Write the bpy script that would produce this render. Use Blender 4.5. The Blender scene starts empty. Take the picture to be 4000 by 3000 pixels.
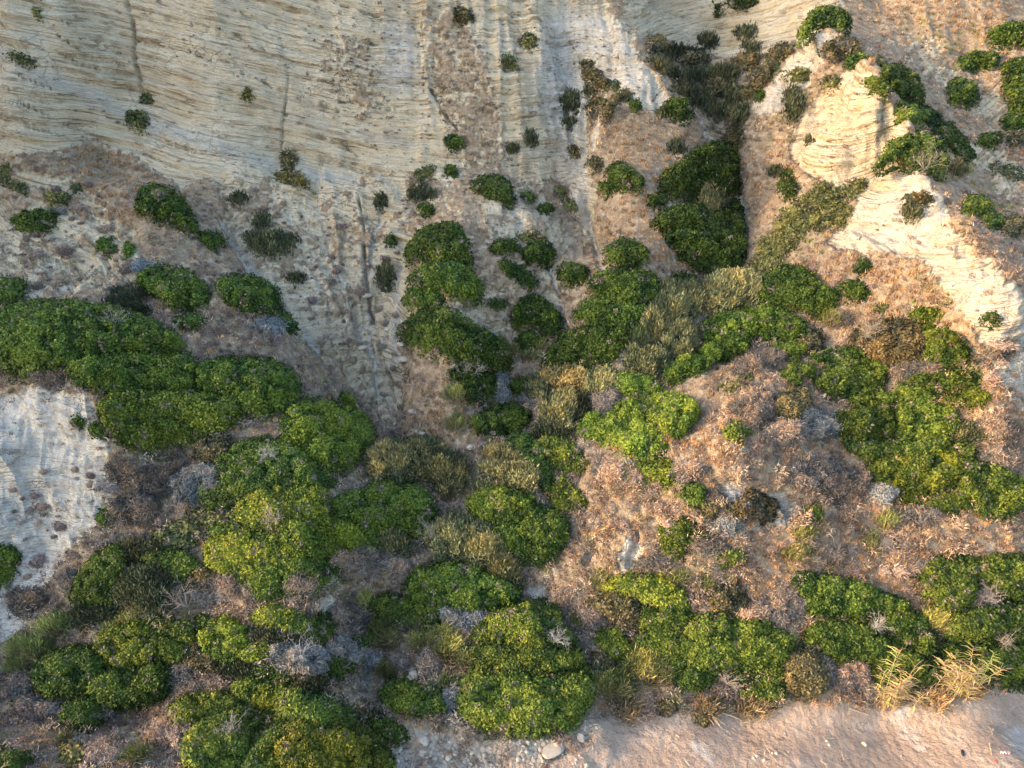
import bpy, math, random
import numpy as np
from mathutils import Vector

# ------------------------------------------------------------------ camera, sky, sun, exposure
SC = bpy.context.scene
CAMH, PITCH = 30.0, math.radians(25)
cam_data = bpy.data.cameras.new('camera')
cam = bpy.data.objects.new('camera', cam_data)
SC.collection.objects.link(cam)
cam.location = (0, 0, CAMH)
cam.rotation_euler = (math.radians(90) - PITCH, 0, 0)
cam_data.lens = 24.0
cam_data.sensor_width = 36.0
cam_data.clip_end = 2000
SC.camera = cam

SUN_EL, SUN_AZ = math.radians(16), math.radians(-101)    # azimuth clockwise from +Y (view direction)
world = bpy.data.worlds.new('World')
SC.world = world
world.use_nodes = True
wn = world.node_tree
sky = wn.nodes.new('ShaderNodeTexSky')
sky.sky_type = 'NISHITA'
sky.sun_disc = False
sky.sun_elevation = SUN_EL
sky.sun_rotation = SUN_AZ
sky.dust_density = 3.0
sky.ozone_density = 0.9
wn.links.new(sky.outputs[0], wn.nodes['Background'].inputs[0])
wn.nodes['Background'].inputs[1].default_value = 0.15

sd = bpy.data.lights.new('sun', 'SUN')
sd.energy = 1.1
sd.angle = math.radians(7.0)
sd.color = (1.0, 0.57, 0.26)
sun = bpy.data.objects.new('sun', sd)
SC.collection.objects.link(sun)
tosun = Vector((math.sin(SUN_AZ) * math.cos(SUN_EL), math.cos(SUN_AZ) * math.cos(SUN_EL), math.sin(SUN_EL)))
sun.rotation_euler = tosun.to_track_quat('Z', 'Y').to_euler()
sun.location = (-80, -40, 60)

SC.view_settings.view_transform = 'Standard'
SC.view_settings.look = 'None'
SC.view_settings.exposure = 2.45
SC.view_settings.gamma = 1.0

RNG = np.random.default_rng(7)

# ------------------------------------------------------------------ picture coordinates -> view rays (photo laid out 2212 x 1659)
F = 2212 * 24.0 / 36.0
SP, CP = math.sin(PITCH), math.cos(PITCH)

def ray(vx, vy):
    cx = (np.asarray(vx, float) - 1106) / F
    cy = (829.5 - np.asarray(vy, float)) / F
    return cx, CP + SP * cy, -SP + CP * cy

def project(x, y, z):
    zz = z - CAMH
    dep = np.maximum(y * CP - zz * SP, 0.05)
    return 1106 + F * x / dep, 829.5 - F * (y * SP + zz * CP) / dep, dep

# ------------------------------------------------------------------ noise
def _h(ix, iy, iz, seed):
    n = ((ix * 73856093) ^ (iy * 19349663) ^ (iz * 83492791) ^ (seed * 2654435)) & 0xFFFFFFFF
    n = ((n ^ (n >> 16)) * 0x45d9f3b) & 0xFFFFFFFF
    n = ((n ^ (n >> 16)) * 0x45d9f3b) & 0xFFFFFFFF
    n = n ^ (n >> 16)
    return (n & 0xFFFF).astype(np.float32) / 65535.0

def vnoise(x, y, z=0.0, seed=0):
    x, y, z = np.broadcast_arrays(np.asarray(x, np.float32), np.asarray(y, np.float32), np.asarray(z, np.float32))
    fx, fy, fz = np.floor(x), np.floor(y), np.floor(z)
    ix, iy, iz = fx.astype(np.int64), fy.astype(np.int64), fz.astype(np.int64)
    u, v, w = x - fx, y - fy, z - fz
    u, v, w = u*u*(3-2*u), v*v*(3-2*v), w*w*(3-2*w)
    r = 0
    for a in (0, 1):
        for b in (0, 1):
            for c in (0, 1):
                r = r + _h(ix+a, iy+b, iz+c, seed) * (u if a else 1-u) * (v if b else 1-v) * (w if c else 1-w)
    return r * 2 - 1

def fbm(x, y, z=0.0, oct=4, seed=0):
    r, a = 0, 1.0
    for k in range(oct):
        r = r + a * vnoise(x * 2**k, y * 2**k, z * 2**k, seed + k)
        a *= 0.5
    return r / 1.9

def smooth(e0, e1, v):
    t = np.clip((v - e0) / (e1 - e0), 0, 1)
    return t * t * (3 - 2 * t)

# ------------------------------------------------------------------ the hillside: a profile plus measured offsets
PY = np.array([-400, 24.0, 61.0, 78.0, 100.0, 125.0, 200.0, 900.0])
PZ = np.array([0.0, 0.0, 22.2, 46.5, 66.0, 74.0, 80.0, 80.0])
def zbase(y):
    return np.interp(y, PY, PZ)

CTRL = """
0 1500 0|0 1350 0|50 1250 -.5|60 840 -5|100 1100 -1.5|0 1000 -3|180 860 -5|220 960 -3.5|260 1080 -2|300 1200 -1|0 720 -5|200 740 -5|350 800 -4|400 900 -3
0 600 -3.5|0 450 -3|0 360 -3.5|0 200 -9|0 0 -11|150 100 -8|300 0 -6.5|295 180 -4|320 330 -3.2|450 0 -6.2|450 200 -4.2|600 0 -4|600 180 -2.6|610 350 -1|750 100 -2|760 330 0|900 0 -1|900 200 0|900 350 0
200 310 -4|270 400 -4.4|350 470 -3.6|80 500 -3|200 570 -2.5|350 620 -3.6|540 640 -3|450 470 -.6|500 560 -.6|600 660 1.2|670 760 1.6|500 800 -2.5|600 870 -2|700 950 -1.5
750 600 2|800 700 2.6|850 850 2.8|850 640 2.6|790 480 1|870 950 2.2|700 500 1|620 450 .3|700 680 1.6
400 1000 -1.5|600 1000 -2.5|700 1100 -2.5|550 1150 -2.7|350 1250 -1.6|700 1230 -1.8|600 1400 -1.5|150 1450 0|300 1550 0|600 1570 -.8|450 1350 -.8
900 1000 1.2|1000 1000 1|1010 1100 .6|980 1220 0|740 1320 0|1130 1260 .2|800 1480 .3
950 500 -1.2|960 600 -1.6|960 700 -1|1020 790 .3|1090 560 -.5|1255 380 2.2|1262 480 2.7|1290 540 1.8|1180 640 1.5|1130 760 2.2|1060 880 2.2
1350 400 -1|1350 560 -1.2|1340 680 -.8|1430 560 -.6|1290 250 -.6|1400 320 -.6|1070 420 -.6|1160 480 0
1100 0 1|1100 200 .3|1010 300 0|1200 0 1.4|1235 150 1.8|1330 60 .8|1290 0 2|1360 80 .8|1420 170 0|1480 250 0|1180 100 .7|1240 270 1.9
1450 60 11|1450 110 10|1510 190 8|1560 260 5.5|1570 330 4|1592 430 3.4|1605 520 2.8|1610 600 1.6|1400 20 15|1550 90 13.5|1550 10 13|1700 30 9|1690 90 8|1640 130 8
1785 62 -.8|1810 60 3|1760 40 7|1825 90 1|1640 235 3.6|1700 150 2|1660 200 2.8|1850 140 -5.5|1880 160 -7|1915 215 -8|1945 280 -9|1920 350 -7|1900 380 -5|1912 158 -2.5|1975 270 -4|1965 240 -3.2|1930 200 -3|2000 320 -5.5|1750 330 .5|1700 330 1.5|1640 330 3|1800 250 -2|1850 410 -4|1700 400 0|1650 480 1.2|1750 500 -2
1935 358 -9|1990 385 -9.3|2060 490 -10.5|2040 400 -6|2095 480 -7|1960 330 -6|2130 600 -10.5|2212 690 -9|1800 515 -3|1900 560 -5.5|2000 600 -7|1950 470 -6.3
2020 150 4|2100 100 6|2212 100 5|1900 60 7|1900 0 9|2212 0 8|2060 250 1|2130 390 -3|2212 400 -3|2212 520 -6|1985 190 -1|2000 270 -3.5|2060 350 -4.5
1700 600 -1|1800 650 -2.7|2000 720 -4.5|2212 830 -5|1600 740 .2|1500 780 .8|1650 800 -3|1600 850 -4|1540 900 -3.2|1400 900 -1.6|1300 950 -1|1150 950 .6|1350 1050 -2.7|1600 1010 -4.4|1500 1060 -3.7
1800 900 -3.2|2000 900 -3.4|2212 1000 -3|1700 1150 -2.7|1350 1200 -1.6|2000 1150 -2.2|2212 1200 -1.6|1900 1300 -1|1600 1270 -1.5|1300 1300 -.5|1150 1400 -1|1100 1100 -1|2100 1400 -.3|1500 1440 -.3
1500 450 1.2|1450 640 1|1250 800 1.6
-500 100 -14|-500 700 -6|-500 1300 -3|2750 100 2|2750 700 -6|2750 1300 -1|300 -200 -7|900 -200 0|1300 -200 4|1700 -200 8|2100 -200 6
"""
CZ = """0 1655 2.6|250 1655 2.6|450 1655 2.4|700 1655 1.6|845 1645 .4|1000 1650 0|1300 1650 0|1700 1650 0|2200 1650 0|860 1575 1|1000 1590 .8|1280 1563 .7|1340 1540 .3|1600 1518 .2|1900 1520 0|2212 1480 0|2600 1460 0|2100 1560 0|1500 1600 0|880 1530 1.6|740 1560 2.4|640 1500 3.6|-400 1655 2.5"""
cx_, cy_, cr_ = [], [], []
def _addc(x, y, z):
    cx_.append(x); cy_.append(y); cr_.append(z - float(zbase(y)))
for t in CTRL.replace('\n', '|').split('|'):
    if not t.strip(): continue
    vx, vy, dy = map(float, t.split())
    dx, dyy, dz = ray(vx, vy)
    ys = np.linspace(5, 160, 6000)
    zr = CAMH + ys * dz / dyy
    k = np.argmax(zbase(ys) >= zr)
    if dy > 0 and 640 < vx < 1660 and 370 < vy < 1010: dy *= 1.75
    elif dy > 0 and 1150 < vx < 1300 and vy < 300: dy *= 1.9
    elif dy < 0 and 900 < vx < 1450 and 370 < vy < 800: dy *= 1.7
    else: dy *= 1.3 if vy > 420 else 1.12
    y = ys[k] + dy
    _addc(y * dx / dyy, y, CAMH + y * dz / dyy)
for t in CZ.split('|'):
    vx, vy, z = map(float, t.split())
    dx, dyy, dz = ray(vx, vy)
    s = (z - CAMH) / dz
    _addc(s * dx, s * dyy, z)
for x in (-120, -80, -45, -20, 0, 20, 45, 80, 120):
    for y in (-150, -60, -20, 0, 8, 12):
        _addc(x, y, 0.0)
for x in (-160, -80, 0, 80, 160):
    for y in (110, 150, 220):
        _addc(x, y, float(zbase(y)))
for x in (-170, 170):
    for y in (30, 60):
        _addc(x, y, float(zbase(y)))
CX, CY, CR = np.array(cx_), np.array(cy_), np.array(cr_)
C2 = 0.25
K = np.sqrt((CX[:, None]-CX[None])**2 + (CY[:, None]-CY[None])**2 + C2)
W = np.linalg.solve(K, CR)

def ground(x, y):
    """smooth height of the land at world x, y"""
    sh = np.shape(x)
    x = np.asarray(x, np.float32).ravel(); y = np.asarray(y, np.float32).ravel()
    out = np.empty(x.shape, np.float32)
    for i in range(0, len(x), 60000):
        a, b = x[i:i+60000, None], y[i:i+60000, None]
        out[i:i+60000] = np.sqrt((a-CX[None].astype(np.float32))**2 + (b-CY[None].astype(np.float32))**2 + C2) @ W.astype(np.float32)
    return (out + zbase(y)).reshape(sh)

# ------------------------------------------------------------------ areas of the hillside (outlines as rasters over the view)
MX0, MY0, MS = -420, -220, 2.0
MW, MH = 1530, 1060
gx, gy = np.meshgrid(MX0 + MS*np.arange(MW), MY0 + MS*np.arange(MH))
def P(s):
    return np.array([[float(v) for v in t.split(',')] for t in s.split()])
def inside(poly, X, Y):
    r = np.zeros(X.shape, bool)
    n = len(poly)
    for i in range(n):
        x1, y1 = poly[i]; x2, y2 = poly[(i+1) % n]
        if y1 == y2: continue
        c = ((y1 > Y) != (y2 > Y)) & (X < (x2-x1)*(Y-y1)/(y2-y1)+x1)
        r ^= c
    return r
def blur(m, n):
    m = m.astype(np.float32)
    for ax in (0, 1):
        for _ in range(2):
            k = np.ones(2*n+1, np.float32)/(2*n+1)
            c = np.cumsum(np.concatenate([np.repeat(np.take(m, [0], ax), n+1, ax), m, np.repeat(np.take(m, [-1], ax), n, ax)], ax), ax, dtype=np.float64)
            L = m.shape[ax]
            m = ((np.take(c, range(2*n+1, 2*n+1+L), ax) - np.take(c, range(0, L), ax))/(2*n+1)).astype(np.float32)
    return m
jx = gx + 9*fbm(gx/30, gy/30, 0, 3, 11); jy = gy + 9*fbm(gx/30, gy/30, 5, 3, 12)
def area(specs, soft=3):
    m = np.zeros(gx.shape, np.float32)
    for val, s in specs:
        m = np.where(inside(P(s), jx, jy), val, m)
    return blur(m, soft)
A_rock = area([
 (1, '-420,-220 1300,-220 1300,0 1420,170 1490,262 1440,262 1330,215 1290,130 1262,230 1262,340 1295,420 1262,520 1235,400 1180,380 1000,400 900,370 770,400 650,385 480,370 385,405 300,340 190,300 100,330 0,330 -420,300'),
 (.55, '680,60 820,80 830,240 760,280 700,220'),
 (.45, '890,0 1010,0 1050,120 1090,260 1110,400 1000,400 960,300 930,200 900,100'),
 (1, '-420,850 60,830 190,850 235,950 245,1060 200,1150 130,1200 100,1270 30,1380 -420,1500'),
 (1, '1330,-220 1850,-220 1820,0 1740,90 1600,130 1500,110 1360,60'),
 (1, '1785,65 1815,85 1700,230 1640,255 1620,240 1700,130'),
 (1, '1860,125 1960,285 1910,375 1870,430 1790,400 1700,340 1735,240 1800,170'),
 (1, '1930,360 1990,372 2060,490 2120,560 2212,640 2300,800 2180,800 2140,760 2060,650 1990,560 1900,545 1780,530 1850,440'),
 (.58, '450,370 900,370 885,500 872,900 850,940 700,790 600,680 480,500'), (.45, '900,400 1180,380 1250,520 1200,700 1100,760 900,600'),
 (.95, '462,470 490,480 600,650 690,760 660,750 560,640'),
 (.95, '800,600 870,480 885,520 860,700 850,760 820,720 790,600'),
 (.55, '-420,380 150,360 330,520 330,600 200,640 0,670 -420,670'),
 (.5, '1880,70 2030,60 2060,150 2212,230 2212,300 2100,260 1960,150'),
 (.55, '2080,300 2212,330 2212,440 2130,420'),
 (1, '1590,385 1606,390 1622,535 1600,540'),
 (.68, '1500,1030 1600,1040 1740,1060 1740,1110 1700,1145 1600,1130 1560,1080 1510,1060'),
 (.9, '1345,1145 1390,1150 1385,1235 1330,1240'), (.8, '1255,1190 1285,1180 1290,1215 1260,1220'),
 (.9, '1130,1250 1195,1265 1190,1300 1130,1300'), (.7, '1540,800 1560,810 1562,870 1538,870'),
 (.7, '1430,990 1520,1030 1500,1060 1400,1010'),
 (.7, '1590,800 1680,810 1690,850 1600,830'),
 (.8, '2100,720 2212,760 2300,900 2190,880'), (.5, '2170,850 2300,860 2300,960 2180,900'),
 (.8, '690,1280 730,1270 720,1370 690,1350'), (.7, '780,1440 900,1430 930,1480 800,1490 790,1530 770,1490'),
 (.6, '230,1560 330,1550 340,1620 250,1620'), (.6,'1040,440 1110,450 1140,520 1110,540 1050,470'),
 (.6,'960,660 1100,720 1100,750 1000,720'), (.6,'1180,570 1215,580 1215,690 1185,660'),
], 7)
A_white = area([
 (1, '-420,850 60,830 190,850 235,950 245,1060 200,1150 130,1200 100,1270 30,1380 -420,1500'),
 (.8, '1200,0 1320,40 1420,170 1480,250 1330,215 1290,130 1262,230 1275,420 1262,520 1235,400 1150,150'),
 (.7, '830,40 900,60 905,180 830,190'),
 (.9, '1785,65 1815,85 1700,230 1640,255 1620,240 1700,130'),
 (.55, '1930,360 1990,372 2060,490 2120,560 2212,640 2300,800 2180,800 2140,760 2060,650 1990,560 1900,545 1780,530 1850,440'),
 (1, '1400,990 1500,1030 1740,1060 1740,1145 1560,1120'), (1, '1230,1145 1390,1150 1385,1235 1230,1240'), (1, '1130,1250 1195,1265 1190,1300 1130,1300'),
 (.6, '462,470 490,480 600,650 690,760 660,750 560,640'), (.8, '2100,720 2212,760 2300,900 2190,900'),
 (.8, '690,1280 730,1270 720,1370 690,1350'), (.7, '1590,390 1620,540 1600,540'),
 (.4, '700,1350 860,1480 870,1580 800,1560'),
], 8)
A_marl = area([
 (1, '-420,20 0,95 60,140 170,180 300,240 430,290 560,330 700,365 790,385 760,400 640,385 500,335 400,310 300,275 200,225 90,180 0,120 -420,60'),
 (.5, '660,230 740,270 900,305 930,330 800,300 650,250'),
 (.7, '1060,40 1100,60 1110,150 1090,130'), (.8, '1235,150 1262,170 1262,330 1240,300'), (.6,'-420,930 60,900 100,1000 90,1200 -420,1300'),
 (.6,'1200,100 1235,130 1240,180 1190,150'),
], 4)
A_sand = area([
 (1, '1290,1548 1400,1540 1560,1535 1640,1528 1760,1522 1900,1530 2000,1520 2100,1505 2212,1478 2700,1440 3000,2000 1150,2000 1190,1640 1280,1600'),
], 3)
A_rust = area([
 (1, '170,300 300,300 380,370 440,440 330,430 300,560 180,520 150,400'), (1, '1290,220 1400,260 1520,330 1560,480 1480,600 1300,560 1290,420 1320,330'),
 (.8, '1150,480 1290,560 1290,640 1200,620'), (1, '1650,560 1790,540 2000,600 2120,720 2060,760 1960,680 1800,740 1640,660'), (.9, '1000,80 900,60 960,120 1020,160'),
 (.9, '1560,260 1680,330 1760,380 1640,460 1590,400'), (.8, '870,820 1000,840 1060,900 980,960 880,900'), (.9, '1880,0 2212,0 2300,240 2100,180 1950,60'),
 (.8, '1500,900 1620,940 1560,1010 1480,1000'), (.7, '2100,800 2212,850 2212,960 2120,900'), (.6, '250,1000 380,1000 330,1130 260,1160'),
], 8)
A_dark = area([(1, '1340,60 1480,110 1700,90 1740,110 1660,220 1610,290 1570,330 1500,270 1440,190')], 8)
A_green = area([(.6, '1930,20 2080,50 2140,90 2050,120 1950,90'), (.5, '2060,130 2130,150 2120,240 2060,200'), (.5, '1960,560 2060,640 2040,680 1960,640'), (.4, '1560,620 1660,560 1800,580 1760,640'), (1, '1700,395 1830,400 1850,440 1770,520 1690,590 1630,600 1640,540'), (.6, '1740,150 1790,190 1740,280 1700,340 1640,300 1690,200'), (.6, '610,360 700,370 690,420 640,430'),
 (.7, '790,670 850,690 830,760 770,740'), (.6, '1960,330 2120,330 2212,420 2212,480 2100,420'), (.5, '1280,1000 1400,960 1500,1060 1400,1100')], 6)
A_stony = area([
 (1, '850,1560 990,1590 1150,1590 1300,1545 1330,1600 1270,2000 650,2000 820,1640'), (.8, '780,1440 900,1430 940,1490 800,1500 850,1560'),
], 4)
def samp(A, vx, vy):
    i = np.clip(((vy-MY0)/MS).astype(int), 0, MH-1); j = np.clip(((vx-MX0)/MS).astype(int), 0, MW-1)
    return A[i, j]

def ln(w, s_):
    pl = P(s_); t_ = np.gradient(pl, axis=0); t_ /= np.linalg.norm(t_, axis=1, keepdims=True); n_ = np.stack([-t_[:, 1], t_[:, 0]], -1)
    ww = w*np.linspace(.6, 1.1, len(pl))[:, None]
    return ' '.join('%g,%g' % tuple(q_) for q_ in np.concatenate([pl+n_*ww, (pl-n_*ww)[::-1]]))
A_run = area([(v, ln(w, s_)) for v, w, s_ in [
 (1, 6, '470,470 520,540 580,620 640,700 690,765'), (.9, 4, '788,560 792,640 800,720 808,800 820,880'), (.8, 4, '830,430 812,500 798,600'), (.9, 5, '862,560 858,640 850,720 858,780'),
 (.8, 4, '690,480 730,600 770,700 800,760'), (.7, 3, '620,450 660,560 700,640'), (.9, 5, '1110,460 1150,520 1195,600 1212,680 1235,760'), (1, 6, '1255,120 1268,200 1258,300 1262,400 1266,480'), (.9, 4, '1266,470 1285,530 1305,590'),
 (.9, 5, '1210,90 1225,180 1228,280 1250,360 1262,420'), (.8, 4, '1320,90 1312,180 1290,250 1275,330'), (1, 5, '1600,400 1604,440 1610,530'), (.9, 5, '1490,215 1515,260 1540,300'), (.7, 4, '1780,1000 1800,1040 1790,1090'),
 (.9, 7, '1375,1140 1368,1180 1355,1232'), (.8, 5, '1275,1180 1268,1220'), (.8, 5, '700,1280 712,1320 700,1370'), (.7, 4, '1145,690 1175,730 1180,760'), (.7, 4, '1000,660 1050,700 1090,740'),
 (.8, 5, '1420,1000 1480,1030 1540,1075'), (.8, 8, '1540,1040 1600,1050 1680,1080 1720,1120'), (.8, 6, '2080,730 2130,780 2190,830 2240,900'), (.6, 4, '330,560 420,640 480,700'),
]], 1)
# ------------------------------------------------------------------ terrain mesh: fan columns, rows spaced by arc length
ux = np.concatenate([np.linspace(-3.2, -0.98, 90, endpoint=False), np.linspace(-0.98, 0.98, 1300), np.linspace(0.98, 3.2, 91)[1:]])
ys = np.concatenate([np.linspace(3, 22, 50, endpoint=False), np.linspace(22, 84, 420, endpoint=False), np.linspace(84, 170, 60)])
uc = ux[::6] if (len(ux)-1) % 6 == 0 else np.append(ux[::6], ux[-1])
Yc, Uc = np.meshgrid(ys, uc)
Zc = ground(Uc*Yc, Yc)
NR = 1000
ROW = np.empty((len(uc), NR))
for i in range(len(uc)):
    y, z = ys, Zc[i]
    zz = np.maximum(y*0 + 1, 1)
    w = np.hypot(np.diff(y), np.diff(z)) / np.hypot(y[1:], CAMH - 0*z[1:]) 
    w = w + 0.0008
    c = np.concatenate([[0], np.cumsum(w)])
    ROW[i] = np.interp(np.linspace(0, c[-1], NR), c, y)
Yg = np.empty((len(ux), NR), np.float32)
for r in range(NR):
    Yg[:, r] = np.interp(ux, uc, ROW[:, r])
Xg = (ux[:, None]*Yg).astype(np.float32)
Zg = ground(Xg, Yg).astype(np.float32)
NCOL = len(ux)

def normals(X, Y, Z):
    ax, ay, az = np.gradient(X, axis=0), np.gradient(Y, axis=0), np.gradient(Z, axis=0)
    bx, by, bz = np.gradient(X, axis=1), np.gradient(Y, axis=1), np.gradient(Z, axis=1)
    nx, ny, nz = ay*bz-az*by, az*bx-ax*bz, ax*by-ay*bx
    l = np.sqrt(nx*nx+ny*ny+nz*nz)+1e-9
    s = np.where(nz < 0, -1, 1)
    return s*nx/l, s*ny/l, s*nz/l
def blur_v(a): return a
VX, VY, DEP = project(Xg, Yg, Zg)
aR, aW, aM, aS, aT = (samp(A, VX, VY) for A in (A_rock, A_white, A_marl, A_sand, A_stony))
beyond = ((VY > 1850) | (Yg < 14))
aU = samp(A_run, VX, VY); aW = np.maximum(aW, aU*.95)
aS = np.where(beyond & (Xg > -1), np.maximum(aS, 1-aT), aS)
NX, NY, NZ = normals(Xg, Yg, Zg)
# bedding: the layers sag towards the middle of the cliff and rise to the right
def bed(x):
    return np.interp(x, [-70, -40, -28, -12, 0, 12, 25, 40, 70], [14, 6.5, 3.4, -0.4, -1.0, -0.9, 1.4, 6.5, 18])
S = Zg - bed(Xg)*smooth(9, 17, Zg) + 0.22*fbm(Xg/9, Yg/9, Zg/9, 2, 3) - 0.06*(Yg-60)
lay = .35*np.tanh(3.0*vnoise(S*.8, Xg*.04, Yg*.04, 21)) + .75*np.tanh(4*vnoise(S*2.6+7, Xg*.16, Yg*.16, 22)) + .5*vnoise(S*5.5, Xg*.35, Yg*.35, 23)
gapm = .25+.75*smooth(-.2, .25, fbm(Xg/3.5, S/1.2, Yg/4, 4, 24))
frac = -np.abs(vnoise(Xg*.55+.2*Zg, Zg*.22, Yg*.3, 27))**.5
rough = fbm(Xg/2.2, Yg/2.2, Zg/2.2, 5, 31)
ribs = -np.abs(fbm(Xg/1.9 + .25*Zg/6, Yg/14, Zg/16, 4, 41))
ccx, ccy = 0.86, 0
ang = np.arctan2(Xg + 6.2, Yg - 34.0)
rill = -np.abs(fbm(ang*9 + .8*fbm(Xg/3, Yg/3, 0, 3, 52), np.hypot(Xg+6.2, Yg-34)/12, 0, 4, 51))
fan = samp(area([(1, '450,370 900,370 885,500 872,900 850,960 740,900 600,720 480,520')], 14), VX, VY)
strip = samp(area([(1, '820,0 1300,-60 1480,250 1290,560 1180,560 1000,400 900,300'), (1, '1700,-50 2212,0 2212,480 2000,420 1930,350 1750,330')], 20), VX, VY)
def cracks(specs):
    out = np.zeros(Xg.shape, np.float32)
    for dep_, sig, s_ in specs:
        pl = outline_open(s_)
        x0, y0 = pl.min(0)-8; x1, y1 = pl.max(0)+8
        I, J = np.nonzero((VX > x0) & (VX < x1) & (VY > y0) & (VY < y1))
        px, py = VX[I, J], VY[I, J]; best = np.full(len(I), 1e9)
        px = px + 2.0*vnoise(py/9, px/9, 0, 7); py = py + 2.0*vnoise(px/11, py/11, 3, 8)
        for a, b in zip(pl[:-1], pl[1:]):
            e = b-a; t = np.clip(((px-a[0])*e[0]+(py-a[1])*e[1])/(e@e+1e-9), 0, 1)
            best = np.minimum(best, np.hypot(px-a[0]-t*e[0], py-a[1]-t*e[1]))
        g = np.exp(-(best/sig)**2)*dep_*np.clip(.55+1.1*vnoise(px/26, py/26, 1, 9), 0, 1.2)
        out[I, J] = np.minimum(out[I, J], -g)
    return out
def outline_open(s_):
    pl = P(s_)*.35 + (np.array([719, 0]) if s_.startswith(' ') else 0)
    return pl
CR = cracks([
 (.45, 3.6, '760,-60 790,50 815,150 825,260 830,360 850,450 870,560'), (.35, 3.0, '1690,0 1720,180 1760,330 1775,480 1770,600 1745,760 1740,900'),
 (.6, 1.5, '820,235 1000,260 1150,310 1300,365 1450,430 1600,490 1770,580'), (.5, 1.3, '350,100 450,160 560,240 700,310 800,380'),
 (.5, 1.3, '350,220 480,300 560,370 640,410'), (.45, 1.3, '0,600 150,650 330,720 480,790 620,860'), (.4, 1.3, '0,720 120,760 300,800 480,880'),
 (.4, 1.2, '60,440 250,520 420,590 640,700 800,780'), (.4, 1.2, '900,850 1100,900 1300,960 1500,1010 1650,1040'), (.45, 1.3, '900,960 1050,1010 1200,1060 1350,1150'),
 (.5, 1.5, '1450,50 1560,110 1700,200 1740,260'), (.4, 1.2, '1450,210 1600,290 1700,350'), (.4, 1.2, '1770,580 1950,620 2090,680'),
 (.45, 1.3, '1750,700 1900,780 2010,850 2150,900'), (.4, 1.2, '1740,900 1900,930 2080,990 2200,1030'), (.45, 1.3, '1850,0 1950,40 2050,70 2150,80'),
 (.4, 1.2, '400,350 600,430 740,480 '), (.4, 1.2, '0,540 120,560 330,640'), (.35, 1.2, '860,80 1000,110 1200,160 1450,220'),
 (.6, 1.5, ' 40,605 200,640 400,680 540,700'), (.6, 1.6, ' 620,560 760,620 900,660 1100,690'), (.5, 1.3, ' 750,520 900,560 1080,600'), (.5, 1.3, ' 830,800 950,830 1100,850'),
 (.5, 1.3, ' 0,870 80,890 140,960 300,970 480,1000'), (.4, 1.2, ' 150,1060 300,1070 480,1080'), (.5, 1.4, ' 50,20 150,60 300,110 380,125'), (.5, 1.3, ' 500,140 650,190 800,210'),
 (.5, 1.4, ' 1700,0 1850,30 2000,60 2212,110'), (.9, 3.0, ' 600,540 690,700 780,800'), (.5, 1.4, ' 2300,160 2500,170 2700,120 2850,60'), (.5, 1.4, ' 2100,100 2300,110 2600,60'),
 (.8, 3.0, ' 170,1250 200,1450 190,1600'), (1.0, 3.0, ' 195,1500 205,1650 230,1900 290,2100 300,2200 370,2400 390,2650'), (.7, 2.6, ' 1530,900 1545,1100 1550,1300 1600,1500'),
])
rk = np.clip(aR*(1-aS), 0, 1)
edge_n = fbm(VX/26, VY/26, 0, 4, 131)
rkm = smooth(.30, .70, aR + .40*edge_n + .28*fbm(VX/9, VY/9, 3, 3, 132))*(1-aS)
rk = np.where(VY < 560, np.maximum(rk*.0, rkm), rkm)
tri = samp(area([(1, '1930,350 2000,372 2070,490 2130,560 2300,700 2300,900 1990,600 1780,540'), (.8, '1850,120 1970,285 1900,400 1760,400 1700,330'), (1, '1785,65 1815,85 1700,230 1620,250')], 6), VX, VY)
rk = np.maximum(rk, aU); rk_m = rk
rk = smooth(.0, 1.0, rk*.5 + .5*samp(blur(A_rock, 8), VX, VY))*(1-aS)
D = rk*(0.34*lay*gapm*(1-.65*aM)*(1-.8*(VY > 800)) + 0.34*rough + .18*frac + CR) + rk*(VY > 800)*(.8*(ribs+.28)+.6*rough+.25*frac) + rk*strip*1.0*(ribs+.28) + fan*(1.3*(rill+.28)) - .35*aU + tri*rk*(.7*(ribs+.28)+.5*rough+.25*frac)
D += (1-rk)*(1-aS)*(.28*rough + .25*fbm(Xg/6, Yg/6, Zg/6, 3, 61))
slopes = (1-fan)*samp(area([(1, '0,380 450,380 900,380 1290,420 1600,520 2212,520 2212,1200 1300,1250 900,1000 600,900 0,660'), (1, '1600,250 1700,330 1800,500 1700,600 1600,560'), (1,'1900,0 2212,0 2212,450 2000,250')], 20), VX, VY)
D += (1-rk)*(1-aS)*slopes*1.1*(.25-np.abs(fbm(Xg/2.6, Yg/11, Zg/11, 4, 45)))
D += aS*(.03*fbm(Xg*1.9, Yg*1.9, 0, 3, 71)+.05*fbm(Xg*.5, Yg*.5, 0, 2, 72))
D += aT*(.18*fbm(Xg*.9, Yg*.9, 0, 4, 75))
D *= np.where(Yg < 200, 1, 0)
Xd, Yd, Zd = Xg + NX*D, Yg + NY*D, Zg + NZ*D

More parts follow.
